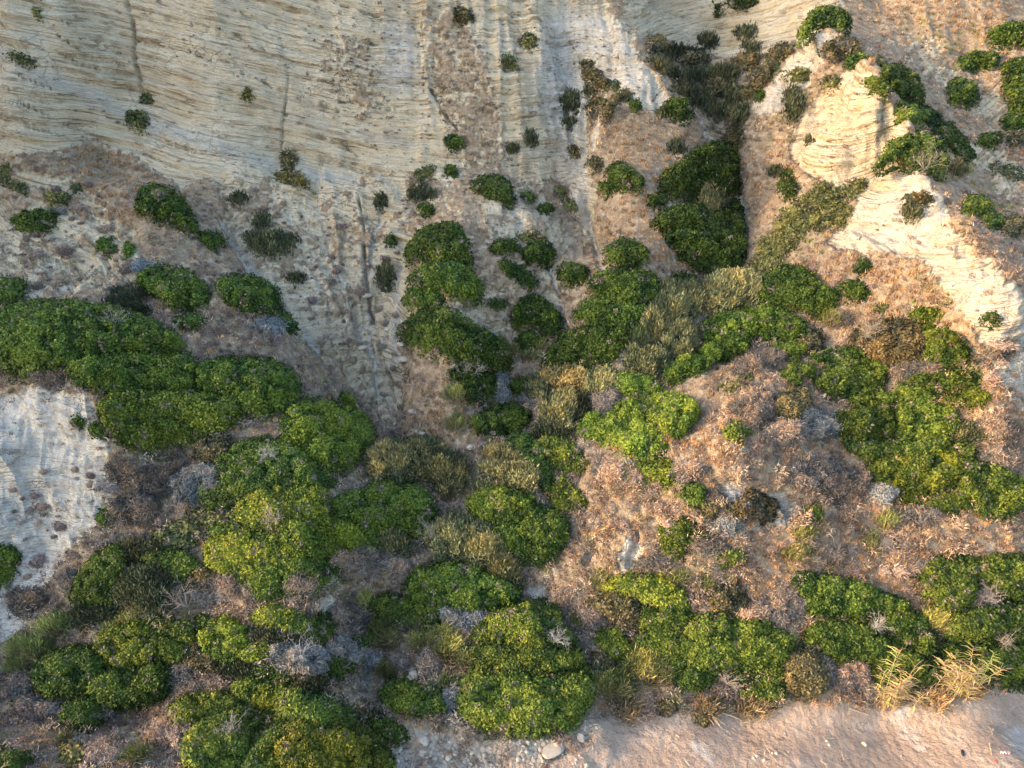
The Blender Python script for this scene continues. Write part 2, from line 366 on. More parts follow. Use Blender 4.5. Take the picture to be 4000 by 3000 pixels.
# ------------------------------------------------------------------ materials
def new_mat(name):
    m = bpy.data.materials.new(name); m.use_nodes = True
    return m, m.node_tree.nodes, m.node_tree.links, m.node_tree.nodes['Principled BSDF']
def mixc(N, L, fac, a, b, mode='MIX'):
    n = N.new('ShaderNodeMix'); n.data_type = 'RGBA'; n.blend_type = mode
    for s, v in ((n.inputs[0], fac), (n.inputs[6], a), (n.inputs[7], b)):
        if hasattr(v, 'links'): L.new(v, s)
        else: s.default_value = v if isinstance(v, (int, float)) else (*v, 1)
    return n.outputs[2]
def math_(N, L, op, a, b=0.0, clamp=False):
    n = N.new('ShaderNodeMath'); n.operation = op; n.use_clamp = clamp
    for s, v in ((n.inputs[0], a), (n.inputs[1], b)):
        if hasattr(v, 'links'): L.new(v, s)
        else: s.default_value = v
    return n.outputs[0]
def noise(N, L, vec, scale, detail=4, rough=.55, dist=0.0):
    n = N.new('ShaderNodeTexNoise'); n.inputs['Scale'].default_value = scale
    n.inputs['Detail'].default_value = detail; n.inputs['Roughness'].default_value = rough; n.inputs['Distortion'].default_value = dist
    L.new(vec, n.inputs['Vector']); return n.outputs['Fac']
def ramp(N, L, v, stops):
    n = N.new('ShaderNodeValToRGB'); e = n.color_ramp.elements
    e[0].position, e[0].color = stops[0][0], (*stops[0][1], 1)
    e[1].position, e[1].color = stops[-1][0], (*stops[-1][1], 1)
    for p, c in stops[1:-1]:
        k = e.new(p); k.color = (*c, 1)
    L.new(v, n.inputs[0]); return n.outputs[0]
def rampv(N, L, v, a, b):
    n = N.new('ShaderNodeMapRange'); n.inputs[1].default_value = a; n.inputs[2].default_value = b
    L.new(v, n.inputs[0]); return n.outputs[0]
def attr(N, name, out='Fac'):
    n = N.new('ShaderNodeAttribute'); n.attribute_name = name; return n.outputs[out]

def terrain_material():
    m, N, L, bs = new_mat('hillside_earth')
    geo = N.new('ShaderNodeNewGeometry'); pos = geo.outputs['Position']
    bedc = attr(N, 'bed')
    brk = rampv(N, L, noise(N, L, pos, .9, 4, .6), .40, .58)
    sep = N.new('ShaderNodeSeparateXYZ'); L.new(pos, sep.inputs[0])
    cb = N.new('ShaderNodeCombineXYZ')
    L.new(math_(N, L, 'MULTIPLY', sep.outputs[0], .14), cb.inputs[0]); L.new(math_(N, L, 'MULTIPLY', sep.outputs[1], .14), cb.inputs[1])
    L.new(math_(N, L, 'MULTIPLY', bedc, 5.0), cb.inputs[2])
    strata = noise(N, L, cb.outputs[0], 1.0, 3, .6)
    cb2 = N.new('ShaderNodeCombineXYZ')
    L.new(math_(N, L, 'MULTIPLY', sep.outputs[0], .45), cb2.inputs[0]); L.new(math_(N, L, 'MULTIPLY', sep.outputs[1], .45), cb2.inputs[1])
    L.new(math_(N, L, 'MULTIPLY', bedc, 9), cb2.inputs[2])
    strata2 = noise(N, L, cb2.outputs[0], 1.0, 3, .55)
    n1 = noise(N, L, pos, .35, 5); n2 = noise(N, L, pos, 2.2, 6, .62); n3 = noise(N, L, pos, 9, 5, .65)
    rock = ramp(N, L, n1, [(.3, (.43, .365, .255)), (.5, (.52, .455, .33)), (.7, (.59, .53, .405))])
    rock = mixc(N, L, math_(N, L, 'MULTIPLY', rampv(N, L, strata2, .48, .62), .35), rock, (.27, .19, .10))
    rock = mixc(N, L, math_(N, L, 'MULTIPLY', math_(N, L, 'MULTIPLY', rampv(N, L, strata, .545, .575), brk), .75), rock, (.20, .15, .09))  # dark dashes: marl layer tone, with the shade under ledges painted in
    crd = N.new('ShaderNodeMapping'); crd.inputs['Scale'].default_value = (1, 1, 1.9)
    wob = N.new('ShaderNodeVectorMath'); wob.operation = 'MULTIPLY_ADD'; nz = N.new('ShaderNodeTexNoise'); nz.inputs['Scale'].default_value = 1.1; nz.inputs['Detail'].default_value = 4
    L.new(pos, nz.inputs['Vector']); L.new(nz.outputs['Color'], wob.inputs[0]); wob.inputs[1].default_value = (1.5, 1.5, 1.1); L.new(pos, wob.inputs[2])
    L.new(wob.outputs[0], crd.inputs[0])
    vc = N.new('ShaderNodeTexVoronoi'); vc.feature = 'DISTANCE_TO_EDGE'; vc.inputs['Scale'].default_value = .8; L.new(crd.outputs[0], vc.inputs['Vector'])
    crk = math_(N, L, 'MULTIPLY', rampv(N, L, vc.outputs['Distance'], .035, .0), rampv(N, L, n1, .46, .62))
    rock = mixc(N, L, math_(N, L, 'MULTIPLY', crk, .22), rock, (.17, .13, .085))
    white = ramp(N, L, n2, [(.3, (.27, .255, .23)), (.45, (.41, .40, .375)), (.6, (.54, .53, .50))])
    rock = mixc(N, L, math_(N, L, 'MULTIPLY', attr(N, 'white'), .85), rock, white)
    rock = mixc(N, L, math_(N, L, 'MULTIPLY', attr(N, 'marl'), .62), rock, mixc(N, L, n2, (.28, .30, .28), (.40, .43, .42)))
    rock = mixc(N, L, math_(N, L, 'MULTIPLY', rampv(N, L, n3, .5, .75), .35), rock, (.22, .17, .12))
    soil = ramp(N, L, n2, [(.25, (.17, .127, .084)), (.43, (.25, .192, .128)), (.56, (.33, .265, .185)), (.7, (.47, .41, .31))])
    soil = mixc(N, L, rampv(N, L, n3, .45, .75), soil, (.19, .14, .10))
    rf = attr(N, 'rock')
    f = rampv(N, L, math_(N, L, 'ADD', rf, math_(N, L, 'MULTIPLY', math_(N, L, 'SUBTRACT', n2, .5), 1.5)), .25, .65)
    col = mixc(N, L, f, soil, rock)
    sand = ramp(N, L, noise(N, L, pos, .8, 5), [(.3, (.31, .235, .18)), (.55, (.37, .29, .23)), (.75, (.43, .36, .30))])
    sand = mixc(N, L, math_(N, L, 'MULTIPLY', rampv(N, L, n3, .52, .72), .45), sand, (.22, .15, .11))
    sp = mixc(N, L, rampv(N, L, noise(N, L, pos, .28, 3), .60, .66), sand, (.46, .42, .38))
    col = mixc(N, L, attr(N, 'sand'), col, sp)
    stn = mixc(N, L, rampv(N, L, noise(N, L, pos, .5, 4), .5, .62), mixc(N, L, n2, (.32, .29, .25), (.48, .44, .38)), (.46, .31, .20))
    vor = N.new('ShaderNodeTexVoronoi'); vor.inputs['Scale'].default_value = 4.5; L.new(pos, vor.inputs['Vector'])
    stn = mixc(N, L, math_(N, L, 'MULTIPLY', rampv(N, L, vor.outputs['Distance'], .4, .75), .4), stn, (.20, .17, .14))
    col = mixc(N, L, attr(N, 'stony'), col, stn)
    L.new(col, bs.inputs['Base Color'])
    bs.inputs['Roughness'].default_value = .95; bs.inputs['Specular IOR Level'].default_value = .15
    h = math_(N, L, 'ADD', math_(N, L, 'MULTIPLY', n3, .5), n2)
    st = math_(N, L, 'MULTIPLY', math_(N, L, 'ADD', math_(N, L, 'MULTIPLY', strata, -1.6), math_(N, L, 'MULTIPLY', strata2, -1.0)), rf)
    h = math_(N, L, 'ADD', h, st)
    h = math_(N, L, 'ADD', h, math_(N, L, 'MULTIPLY', math_(N, L, 'MULTIPLY', crk, -.4), rf))
    vs = N.new('ShaderNodeTexVoronoi'); vs.inputs['Scale'].default_value = 3.2; vs.feature = 'SMOOTH_F1'; L.new(pos, vs.inputs['Vector'])
    h = math_(N, L, 'ADD', h, math_(N, L, 'MULTIPLY', math_(N, L, 'MULTIPLY', vs.outputs['Distance'], .7), attr(N, 'sand')))
    h = math_(N, L, 'ADD', h, math_(N, L, 'MULTIPLY', math_(N, L, 'MULTIPLY', vor.outputs['Distance'], -1.2), attr(N, 'stony')))
    bmp = N.new('ShaderNodeBump'); bmp.inputs['Strength'].default_value = 1.0; bmp.inputs['Distance'].default_value = .28
    L.new(h, bmp.inputs['Height']); L.new(bmp.outputs[0], bs.inputs['Normal'])
    return m

def foliage_material(name, rough=.6, spec=.25, trans=.0):
    m, N, L, bs = new_mat(name)
    L.new(attr(N, 'col', 'Color'), bs.inputs['Base Color'])
    bs.inputs['Roughness'].default_value = rough; bs.inputs['Specular IOR Level'].default_value = spec
    return m

# ------------------------------------------------------------------ mesh helpers
COL = SC.collection
def raw_mesh(name, V, Fq, mat, col=None, smooth_=False):
    me = bpy.data.meshes.new(name)
    V = np.asarray(V, np.float32).reshape(-1, 3); Fq = np.asarray(Fq, np.int32)
    n, k = Fq.shape
    me.vertices.add(len(V)); me.vertices.foreach_set('co', V.ravel())
    me.loops.add(n*k); me.loops.foreach_set('vertex_index', Fq.ravel())
    me.polygons.add(n); me.polygons.foreach_set('loop_start', np.arange(0, n*k, k, dtype=np.int32))
    try: me.polygons.foreach_set('loop_total', np.full(n, k, np.int32))
    except Exception: pass
    if smooth_: me.polygons.foreach_set('use_smooth', np.ones(n, bool))
    if col is not None:
        a = me.color_attributes.new('col', 'FLOAT_COLOR', 'POINT')
        c = np.ones((len(V), 4), np.float32); c[:, :3] = np.clip(col, 0, 1)
        a.data.foreach_set('color', c.ravel())
    me.materials.append(mat)
    me.update(calc_edges=True)
    return me
def link(name, me, parent=None, loc=None):
    o = bpy.data.objects.new(name, me); COL.objects.link(o)
    if parent: o.parent = parent
    if loc is not None: o.location = loc
    return o
def tag(o, label=None, cat=None, group=None, kind=None):
    if label: o['label'] = label
    if cat: o['category'] = cat
    if group: o['group'] = group
    if kind: o['kind'] = kind
    return o

# ------------------------------------------------------------------ terrain
idx = np.arange(NCOL*NR).reshape(NCOL, NR)
q = np.stack([idx[:-1, :-1], idx[1:, :-1], idx[1:, 1:], idx[:-1, 1:]], -1).reshape(-1, 4)
EARTH = terrain_material()
me = raw_mesh('hillside', np.stack([Xd, Yd, Zd], -1).reshape(-1, 3), q, EARTH, smooth_=True)
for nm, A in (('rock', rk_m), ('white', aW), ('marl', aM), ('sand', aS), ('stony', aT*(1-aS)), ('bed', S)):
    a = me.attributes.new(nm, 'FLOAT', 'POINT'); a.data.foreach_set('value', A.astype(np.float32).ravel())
tag(link('hillside', me), kind='structure')
# the beach in front of and below the camera, reaching to the horizon
bm_x = np.array([-900, -300, -100, -40, 0, 40, 100, 300, 900.]); bm_y = np.array([-1500, -400, -100, -40, -10, 3.2])
bX, bY = np.meshgrid(bm_x, bm_y); bZ = np.full(bX.shape, -0.12)
ix = np.arange(bX.size).reshape(bX.shape)
bq = np.stack([ix[:-1, :-1], ix[:-1, 1:], ix[1:, 1:], ix[1:, :-1]], -1).reshape(-1, 4)
me = raw_mesh('beach', np.stack([bX, bY, bZ], -1).reshape(-1, 3), bq, EARTH)
for nm, v in (('rock', 0), ('white', 0), ('marl', 0), ('sand', 1), ('stony', 0), ('bed', 0)):
    a = me.attributes.new(nm, 'FLOAT', 'POINT'); a.data.foreach_set('value', np.full(bX.size, v, np.float32))
tag(link('beach', me), kind='structure')

# headland assumed west of the bay, outside the picture: shaped to keep the low sun off the cliff
hx, hy = np.meshgrid(np.linspace(-190, -68, 70), np.linspace(4, 150, 90))
cap = np.interp(hy, [0, 42, 54, 150], [47, 47, 68, 76])
hz = np.clip(3.0*(hy-8), 0, cap)*smooth(-68, -76, hx + 3*vnoise(hy/6, hy/9, 0, 5)) + 3*fbm(hx/9, hy/9, 0, 3, 6)*smooth(14, 30, hy) - .3
ix = np.arange(hx.size).reshape(hx.shape)
hq = np.stack([ix[:-1, :-1], ix[:-1, 1:], ix[1:, 1:], ix[1:, :-1]], -1).reshape(-1, 4)
me = raw_mesh('headland', np.stack([hx, hy, hz], -1).reshape(-1, 3), hq, EARTH, smooth_=True)
for nm, v in (('rock', hx*0+.8), ('white', hx*0), ('marl', hx*0), ('sand', hx*0), ('stony', hx*0), ('bed', hz)):
    a = me.attributes.new(nm, 'FLOAT', 'POINT'); a.data.foreach_set('value', v.astype(np.float32).ravel())
tag(link('headland', me), kind='structure')

# ------------------------------------------------------------------ view map: which point of the land each picture position meets
def depth_map(X, Y, Z):
    vx, vy, dep = project(X, Y, Z)
    i = np.round((vy-MY0)/MS).astype(int); j = np.round((vx-MX0)/MS).astype(int)
    ok = (i >= 0) & (i < MH) & (j >= 0) & (j < MW) & (dep > 1)
    D = np.full((MH, MW), 1e6)
    np.minimum.at(D, (i[ok], j[ok]), dep[ok])
    for _ in range(8):
        e = D > 1e5
        if not e.any(): break
        Pd = np.pad(D, 1, mode='edge')
        nb = np.stack([Pd[:-2, 1:-1], Pd[2:, 1:-1], Pd[1:-1, :-2], Pd[1:-1, 2:]])
        D = np.where(e, nb.min(0), D)
    D[D > 1e5] = 60
    return D
DM = depth_map(Xd, Yd, Zd)
DMs = blur(DM, 2)
def at(vx, vy, M=None):
    """world point of the land seen at picture position vx, vy"""
    M = DM if M is None else M
    vx = np.asarray(vx, float); vy = np.asarray(vy, float)
    fx = np.clip((vx-MX0)/MS, 0, MW-2); fy = np.clip((vy-MY0)/MS, 0, MH-2)
    j, i = fx.astype(int), fy.astype(int); a, b = fx-j, fy-i
    d = M[i, j]*(1-a)*(1-b)+M[i, j+1]*a*(1-b)+M[i+1, j]*(1-a)*b+M[i+1, j+1]*a*b
    rx, ry, rz = ray(vx, vy)
    return np.stack([rx*d, ry*d, CAMH+rz*d], -1)

# ------------------------------------------------------------------ plants
FOL = foliage_material('leaves', .6, .18)
TWIG = foliage_material('dry_twigs', .9, .1)
CORE = foliage_material('inner_twigs', .95, .05)
WDIR = np.array([0, -.32, .947])
#        leaf style, base colour, size, density, height factor, name, category
TYPES = {
 'L': ('leaf',  (.074, .118, .019), .074, 2.2, .78, 'evergreen_shrub', 'shrub'),
 'B': ('leaf',  (.118, .168, .022), .074, 2.2, .72, 'evergreen_shrub', 'shrub'),
 'O': ('sprig', (.290, .275, .125), .14, 1.7, .95, 'olive_bush', 'bush'),
 'K': ('leaf',  (.130, .115, .055), .08, 1.6, .80, 'brown_green_shrub', 'shrub'),
 'N': ('sprig', (.090, .100, .052), .12, 1.25, .70, 'dark_shrub', 'shrub'),
 'Y': ('spike', (.37, .40, .13), .22, 4.5, .95, 'broom_tuft', 'broom'),
 'D': ('twig',  (.330, .265, .215), .10, 1.8, .80, 'dry_shrub', 'dry shrub'),
 'S': ('twig',  (.380, .370, .340), .10, 1.8, .75, 'silver_shrub', 'dry shrub'),
 'G': ('spike', (.400, .290, .160), .28, 2.2, .90, 'grass_tuft', 'grass'),
 'W': ('leaf',  (.130, .140, .050), .11, .75, .40, 'low_green_shrub', 'shrub'),
}
CR_ = {'c1': (0, 0), 'c2': (719, 0), 'c3': (1438, 0), 'c4': (0, 539), 'c5': (719, 539), 'c6': (1438, 539), 'c7': (0, 1079), 'c8': (719, 1079), 'c9': (1438, 1079)}

def outline(s, rng):
    s = s.strip(); off, k = (0, 0), 1.0
    if s[:2] in CR_:
        off, k = CR_[s[:2]], .35; s = s[3:]
    toks = s.split()
    if len(toks) == 1:
        v = [float(t) for t in toks[0].split(',')]
        cx, cy, rx, ry = v[:4]; rot = math.radians(v[4]) if len(v) > 4 else 0
        t = np.linspace(0, 2*math.pi, 30, endpoint=False)
        ph = rng.uniform(0, 6.28, 4)
        r = 1 + .10*np.sin(2*t+ph[0]) + .10*np.sin(3*t+ph[1]) + .07*np.sin(5*t+ph[2]) + .05*np.sin(8*t+ph[3])
        x, y = rx*r*np.cos(t), ry*r*np.sin(t)
        # flatter below, rounder above
        poly = np.stack([cx + x*math.cos(rot)-y*math.sin(rot), cy + x*math.sin(rot)+y*math.cos(rot)], -1)
    else:
        poly = P(s)
        for _ in range(2):                                  # corner cutting: a rounded outline
            nx = np.roll(poly, -1, 0)
            poly = np.stack([poly*.75+nx*.25, poly*.25+nx*.75], 1).reshape(-1, 2)
    return poly*k + np.array(off)

def sdf(poly, X, Y):
    a = poly; b = np.roll(poly, -1, 0)
    out = np.empty(X.shape)
    for i in range(0, len(X), 20000):
        px, py = X[i:i+20000, None], Y[i:i+20000, None]
        ex, ey = (b-a)[:, 0][None], (b-a)[:, 1][None]
        wx, wy = px-a[:, 0][None], py-a[:, 1][None]
        t = np.clip((wx*ex+wy*ey)/(ex*ex+ey*ey+1e-9), 0, 1)
        out[i:i+20000] = np.sqrt(((wx-ex*t)**2+(wy-ey*t)**2).min(1))
    return np.where(inside(poly, X, Y), out, -out)

def unit(v):
    return v/(np.linalg.norm(v, axis=-1, keepdims=True)+1e-9)

def leaf_quads(Pp, nrm, style, size, rng):
    n = len(Pp); R = rng.normal(size=(n, 3))
    up = np.array([0, 0, 1.0])
    s = (size*rng.uniform(.6, 1.35, n))[:, None]
    if style == 'leaf':
        nn = unit(nrm*.75 + unit(R)*.75 + up*.15)
        t = unit(np.cross(nn, unit(rng.normal(size=(n, 3))))); b = np.cross(nn, t)
        return np.stack([Pp-t*s, Pp-b*s*.62-nn*s*.2, Pp+t*s, Pp+b*s*.62-nn*s*.2], 1)
    if style == 'sprig':
        t = unit(nrm*.5 + up*.75 + unit(R)*.45); b = unit(np.cross(t, unit(rng.normal(size=(n, 3)))))
        return np.stack([Pp-t*s*.7, Pp-b*s*.26, Pp+t*s*1.1, Pp+b*s*.26], 1)
    if style == 'twig':
        t = unit(nrm*.35 + unit(R)*.95); b = unit(np.cross(t, unit(rng.normal(size=(n, 3)))))
        return np.stack([Pp-t*s, Pp-b*s*.13, Pp+t*s, Pp+b*s*.13], 1)
    t = unit(nrm*.8 + up*.55 + unit(R)*.28); b = unit(np.cross(t, unit(rng.normal(size=(n, 3)))))
    return np.stack([Pp-t*s*.9-b*s*.055, Pp-t*s*.9+b*s*.055, Pp+t*s*.75+b*s*.03, Pp+t*s*.75-b*s*.03], 1)

def plane_at(anchor):
    P0 = at(np.array([anchor[0]]), np.array([anchor[1]]))[0]; n0 = np.array([0, -.5, .87])
    C0 = np.array([0, 0, CAMH])
    def f(vx, vy):
        rx, ry, rz = ray(vx, vy); r = np.stack([rx, ry, rz], -1)
        d = ((P0-C0)@n0)/np.minimum(r@n0, -.12)
        return C0 + r*d[..., None]
    return f

NPLANT = 0
def plant(kind, shape, label, opt=''):
    global NPLANT
    NPLANT += 1
    rng = np.random.default_rng(1000+NPLANT)
    style, base, size, dens, hf, name, cat = TYPES[kind]
    O = dict(t.split('=') for t in opt.split())
    base = np.array(base)*float(O.get('c', 1))
    if 'y' in O: base = base*np.array([1+.5*float(O['y']), 1+.12*float(O['y']), 1])
    poly = outline(shape, rng)
    x0, y0 = poly.min(0); x1, y1 = poly.max(0)
    G = plane_at([float(v) for v in O['a'].split(',')]) if 'a' in O else (lambda a, b: at(a, b, DMs))
    gxx, gyy = np.meshgrid(np.linspace(x0, x1, 26), np.linspace(y0, y1, 26))
    sd0 = sdf(poly, gxx.ravel(), gyy.ravel()); inr = max(sd0.max(), 3.0)
    area_ = (sd0 > 0).mean()*(x1-x0)*(y1-y0)
    mid = G(np.array([(x0+x1)/2]), np.array([y0*.3+y1*.7]))[0]
    dist = float(project(*mid)[2]); mpp = dist/F
    H = min(1.2*hf*inr*mpp, 2.4)*float(O.get('h', 1))
    Rl = 11*(38/dist); nl = int(min(150, max(3, area_/(math.pi*Rl*Rl)*1.7)))
    lx, ly = rng.uniform(x0, x1, nl), rng.uniform(y0, y1, nl)
    lr = Rl*rng.uniform(.6, 1.35, nl); la = .22*rng.uniform(.4, 1.3, nl)*min(1, inr*mpp/1.0)
    nb_ = max(1, nl//7); lr[:nb_] *= rng.uniform(1.8, 3.0, nb_); la[:nb_] *= rng.uniform(1.3, 2.2, nb_)
    lt = rng.uniform(0, 1, nl)
    ej = min(6.0, inr*.34)
    def hf_(X, Y):
        d = sdf(poly, X, Y) + min(12.0 if y0 > 950 and style in ('leaf', 'sprig') else 8.0, inr*(.33 if y0 > 950 and style in ('leaf', 'sprig') else .23)) + ej*fbm(X/9, Y/9, NPLANT, 2, 81)
        e = np.clip(d/(.8*inr), 0, 1); prof = np.sqrt(1-(1-e)**2)
        lob = np.zeros(X.shape); tone = np.zeros(X.shape)
        for k in range(nl):
            rr = 1-((X-lx[k])**2+(Y-ly[k])**2)/lr[k]**2
            v = np.sqrt(np.maximum(rr, 0))*la[k]
            tone = np.where(v > lob, lt[k], tone); lob = np.maximum(lob, v)
        h = H*prof*(.82+.3*fbm(X/(Rl*2.2), Y/(Rl*2.2), NPLANT, 2, 91)) + lob*np.minimum(1, prof*1.4)
        return h, lob, tone, d
    sh = .73/mpp
    def pos(X, Y, h):
        t = np.clip((Y-y0)/(y1-y0+1e-6), 0, 1)
        return G(X, Y + sh*h*(1-t)*.9) + WDIR*h[:, None]
    N = int(area_/4.67*dens*1.5*float(O.get('d', 1)))+60
    if style == 'twig': N = int(N*2.1)
    if style in ('spike',): N = int(N*.8)
    X = rng.uniform(x0-14, x1+14, int(N*(x1-x0+28)*(y1-y0+28)/max(area_, 1)*1.0)+10); Y = rng.uniform(y0-14, y1+14, len(X))
    h, lob, tone, d = hf_(X, Y)
    keep = (d > -3.0)
    gap = fbm(X/11, Y/11, NPLANT*3.3, 3, 95)
    keep &= ~((gap < -.30) & (rng.uniform(size=len(X)) < .7))
    X, Y, h, lob, tone, d = (v[keep] for v in (X, Y, h, lob, tone, d))
    Pp = pos(X, Y, h)
    e_ = 1.5
    hx = hf_(X+e_, Y)[0]; hy = hf_(X, Y+e_)[0]
    # surface direction from the height field, leaning out of the slope
    mx = (hx-h)/(e_*mpp); my = (hy-h)/(e_*mpp)
    nrm = unit(np.stack([-mx, -.55 - my*-.0 - .6*np.clip(my*-1, -1, 3)*-1*0 - np.clip(-my, -2.5, 2.5)*.55, .85+np.clip(my, -2.5, 2.5)*.45], -1))
    sz = max(size, dist*.0021) if style == 'leaf' else max(size, dist*.0034)
    Pp = Pp + rng.normal(size=Pp.shape)*sz*.7 - nrm*(rng.uniform(0, 1, len(Pp))**2*.18)[:, None]
    if style == 'spike': Pp = Pp - WDIR*sz*.3
    Q = leaf_quads(Pp, nrm, style, sz, rng)
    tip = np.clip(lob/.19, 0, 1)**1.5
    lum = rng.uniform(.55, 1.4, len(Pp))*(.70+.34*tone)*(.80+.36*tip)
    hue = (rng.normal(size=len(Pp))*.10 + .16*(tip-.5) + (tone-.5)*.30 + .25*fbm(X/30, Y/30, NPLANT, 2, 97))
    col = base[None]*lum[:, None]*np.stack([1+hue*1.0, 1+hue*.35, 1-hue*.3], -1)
    if style == 'leaf':
        dry = (fbm(X/14, Y/14, NPLANT*1.7, 3, 99) > .36) & (rng.uniform(size=len(X)) < .75)
        col = np.where(dry[:, None], np.array([.17, .135, .105])*rng.uniform(.6, 1.4, len(X))[:, None], col)
    if kind == 'Y':
        low = (np.clip((Y-y0)/(y1-y0), 0, 1) > rng.uniform(.45, 1.1, len(X)))
        col = np.where(low[:, None], np.array([.24, .19, .12])*lum[:, None], col)
    # inner mass under the leaves; its darker colour paints the shade between them
    st = max(2.5, inr/12)
    nx_, ny_ = int((x1-x0+24)/st)+3, int((y1-y0+24)/st)+3
    cxg, cyg = np.meshgrid(x0-12-st + st*np.arange(nx_+1), y0-12-st + st*np.arange(ny_+1))
    hc, lb, _, dc = hf_(cxg.ravel(), cyg.ravel())
    Vc = pos(cxg.ravel(), cyg.ravel(), np.maximum(hc-.14-.1*(style != 'leaf'), -.3)) - np.array([0, 0, .05])
    Vc += rng.normal(size=Vc.shape)*.03
    ii = np.arange(len(Vc)).reshape(cxg.shape)
    qc = np.stack([ii[:-1, :-1], ii[1:, :-1], ii[1:, 1:], ii[:-1, 1:]], -1).reshape(-1, 4)
    ds_ = sdf(poly, cxg.ravel(), cyg.ravel()); qc = qc[(ds_[qc] > .3).all(1)]
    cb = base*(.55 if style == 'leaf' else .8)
    n4 = len(Q)
    loc = mid.copy()
    mt_ = FOL if style in ('leaf', 'sprig') else TWIG
    if inr > 12 and len(qc):
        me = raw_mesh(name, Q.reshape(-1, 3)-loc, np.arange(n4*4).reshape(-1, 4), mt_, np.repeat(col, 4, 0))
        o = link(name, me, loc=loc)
        link('shade_core', raw_mesh('shade_core', Vc-loc, qc, TWIG, np.tile(cb, (len(Vc), 1))), o)
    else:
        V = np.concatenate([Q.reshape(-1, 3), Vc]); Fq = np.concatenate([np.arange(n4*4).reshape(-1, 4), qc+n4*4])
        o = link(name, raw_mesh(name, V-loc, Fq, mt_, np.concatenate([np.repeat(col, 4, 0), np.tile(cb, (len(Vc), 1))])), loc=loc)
    tag(o, label, O.get('cat', cat).replace('_', ' '), O['g'].replace('_', ' ') if 'g' in O else None)
    return o

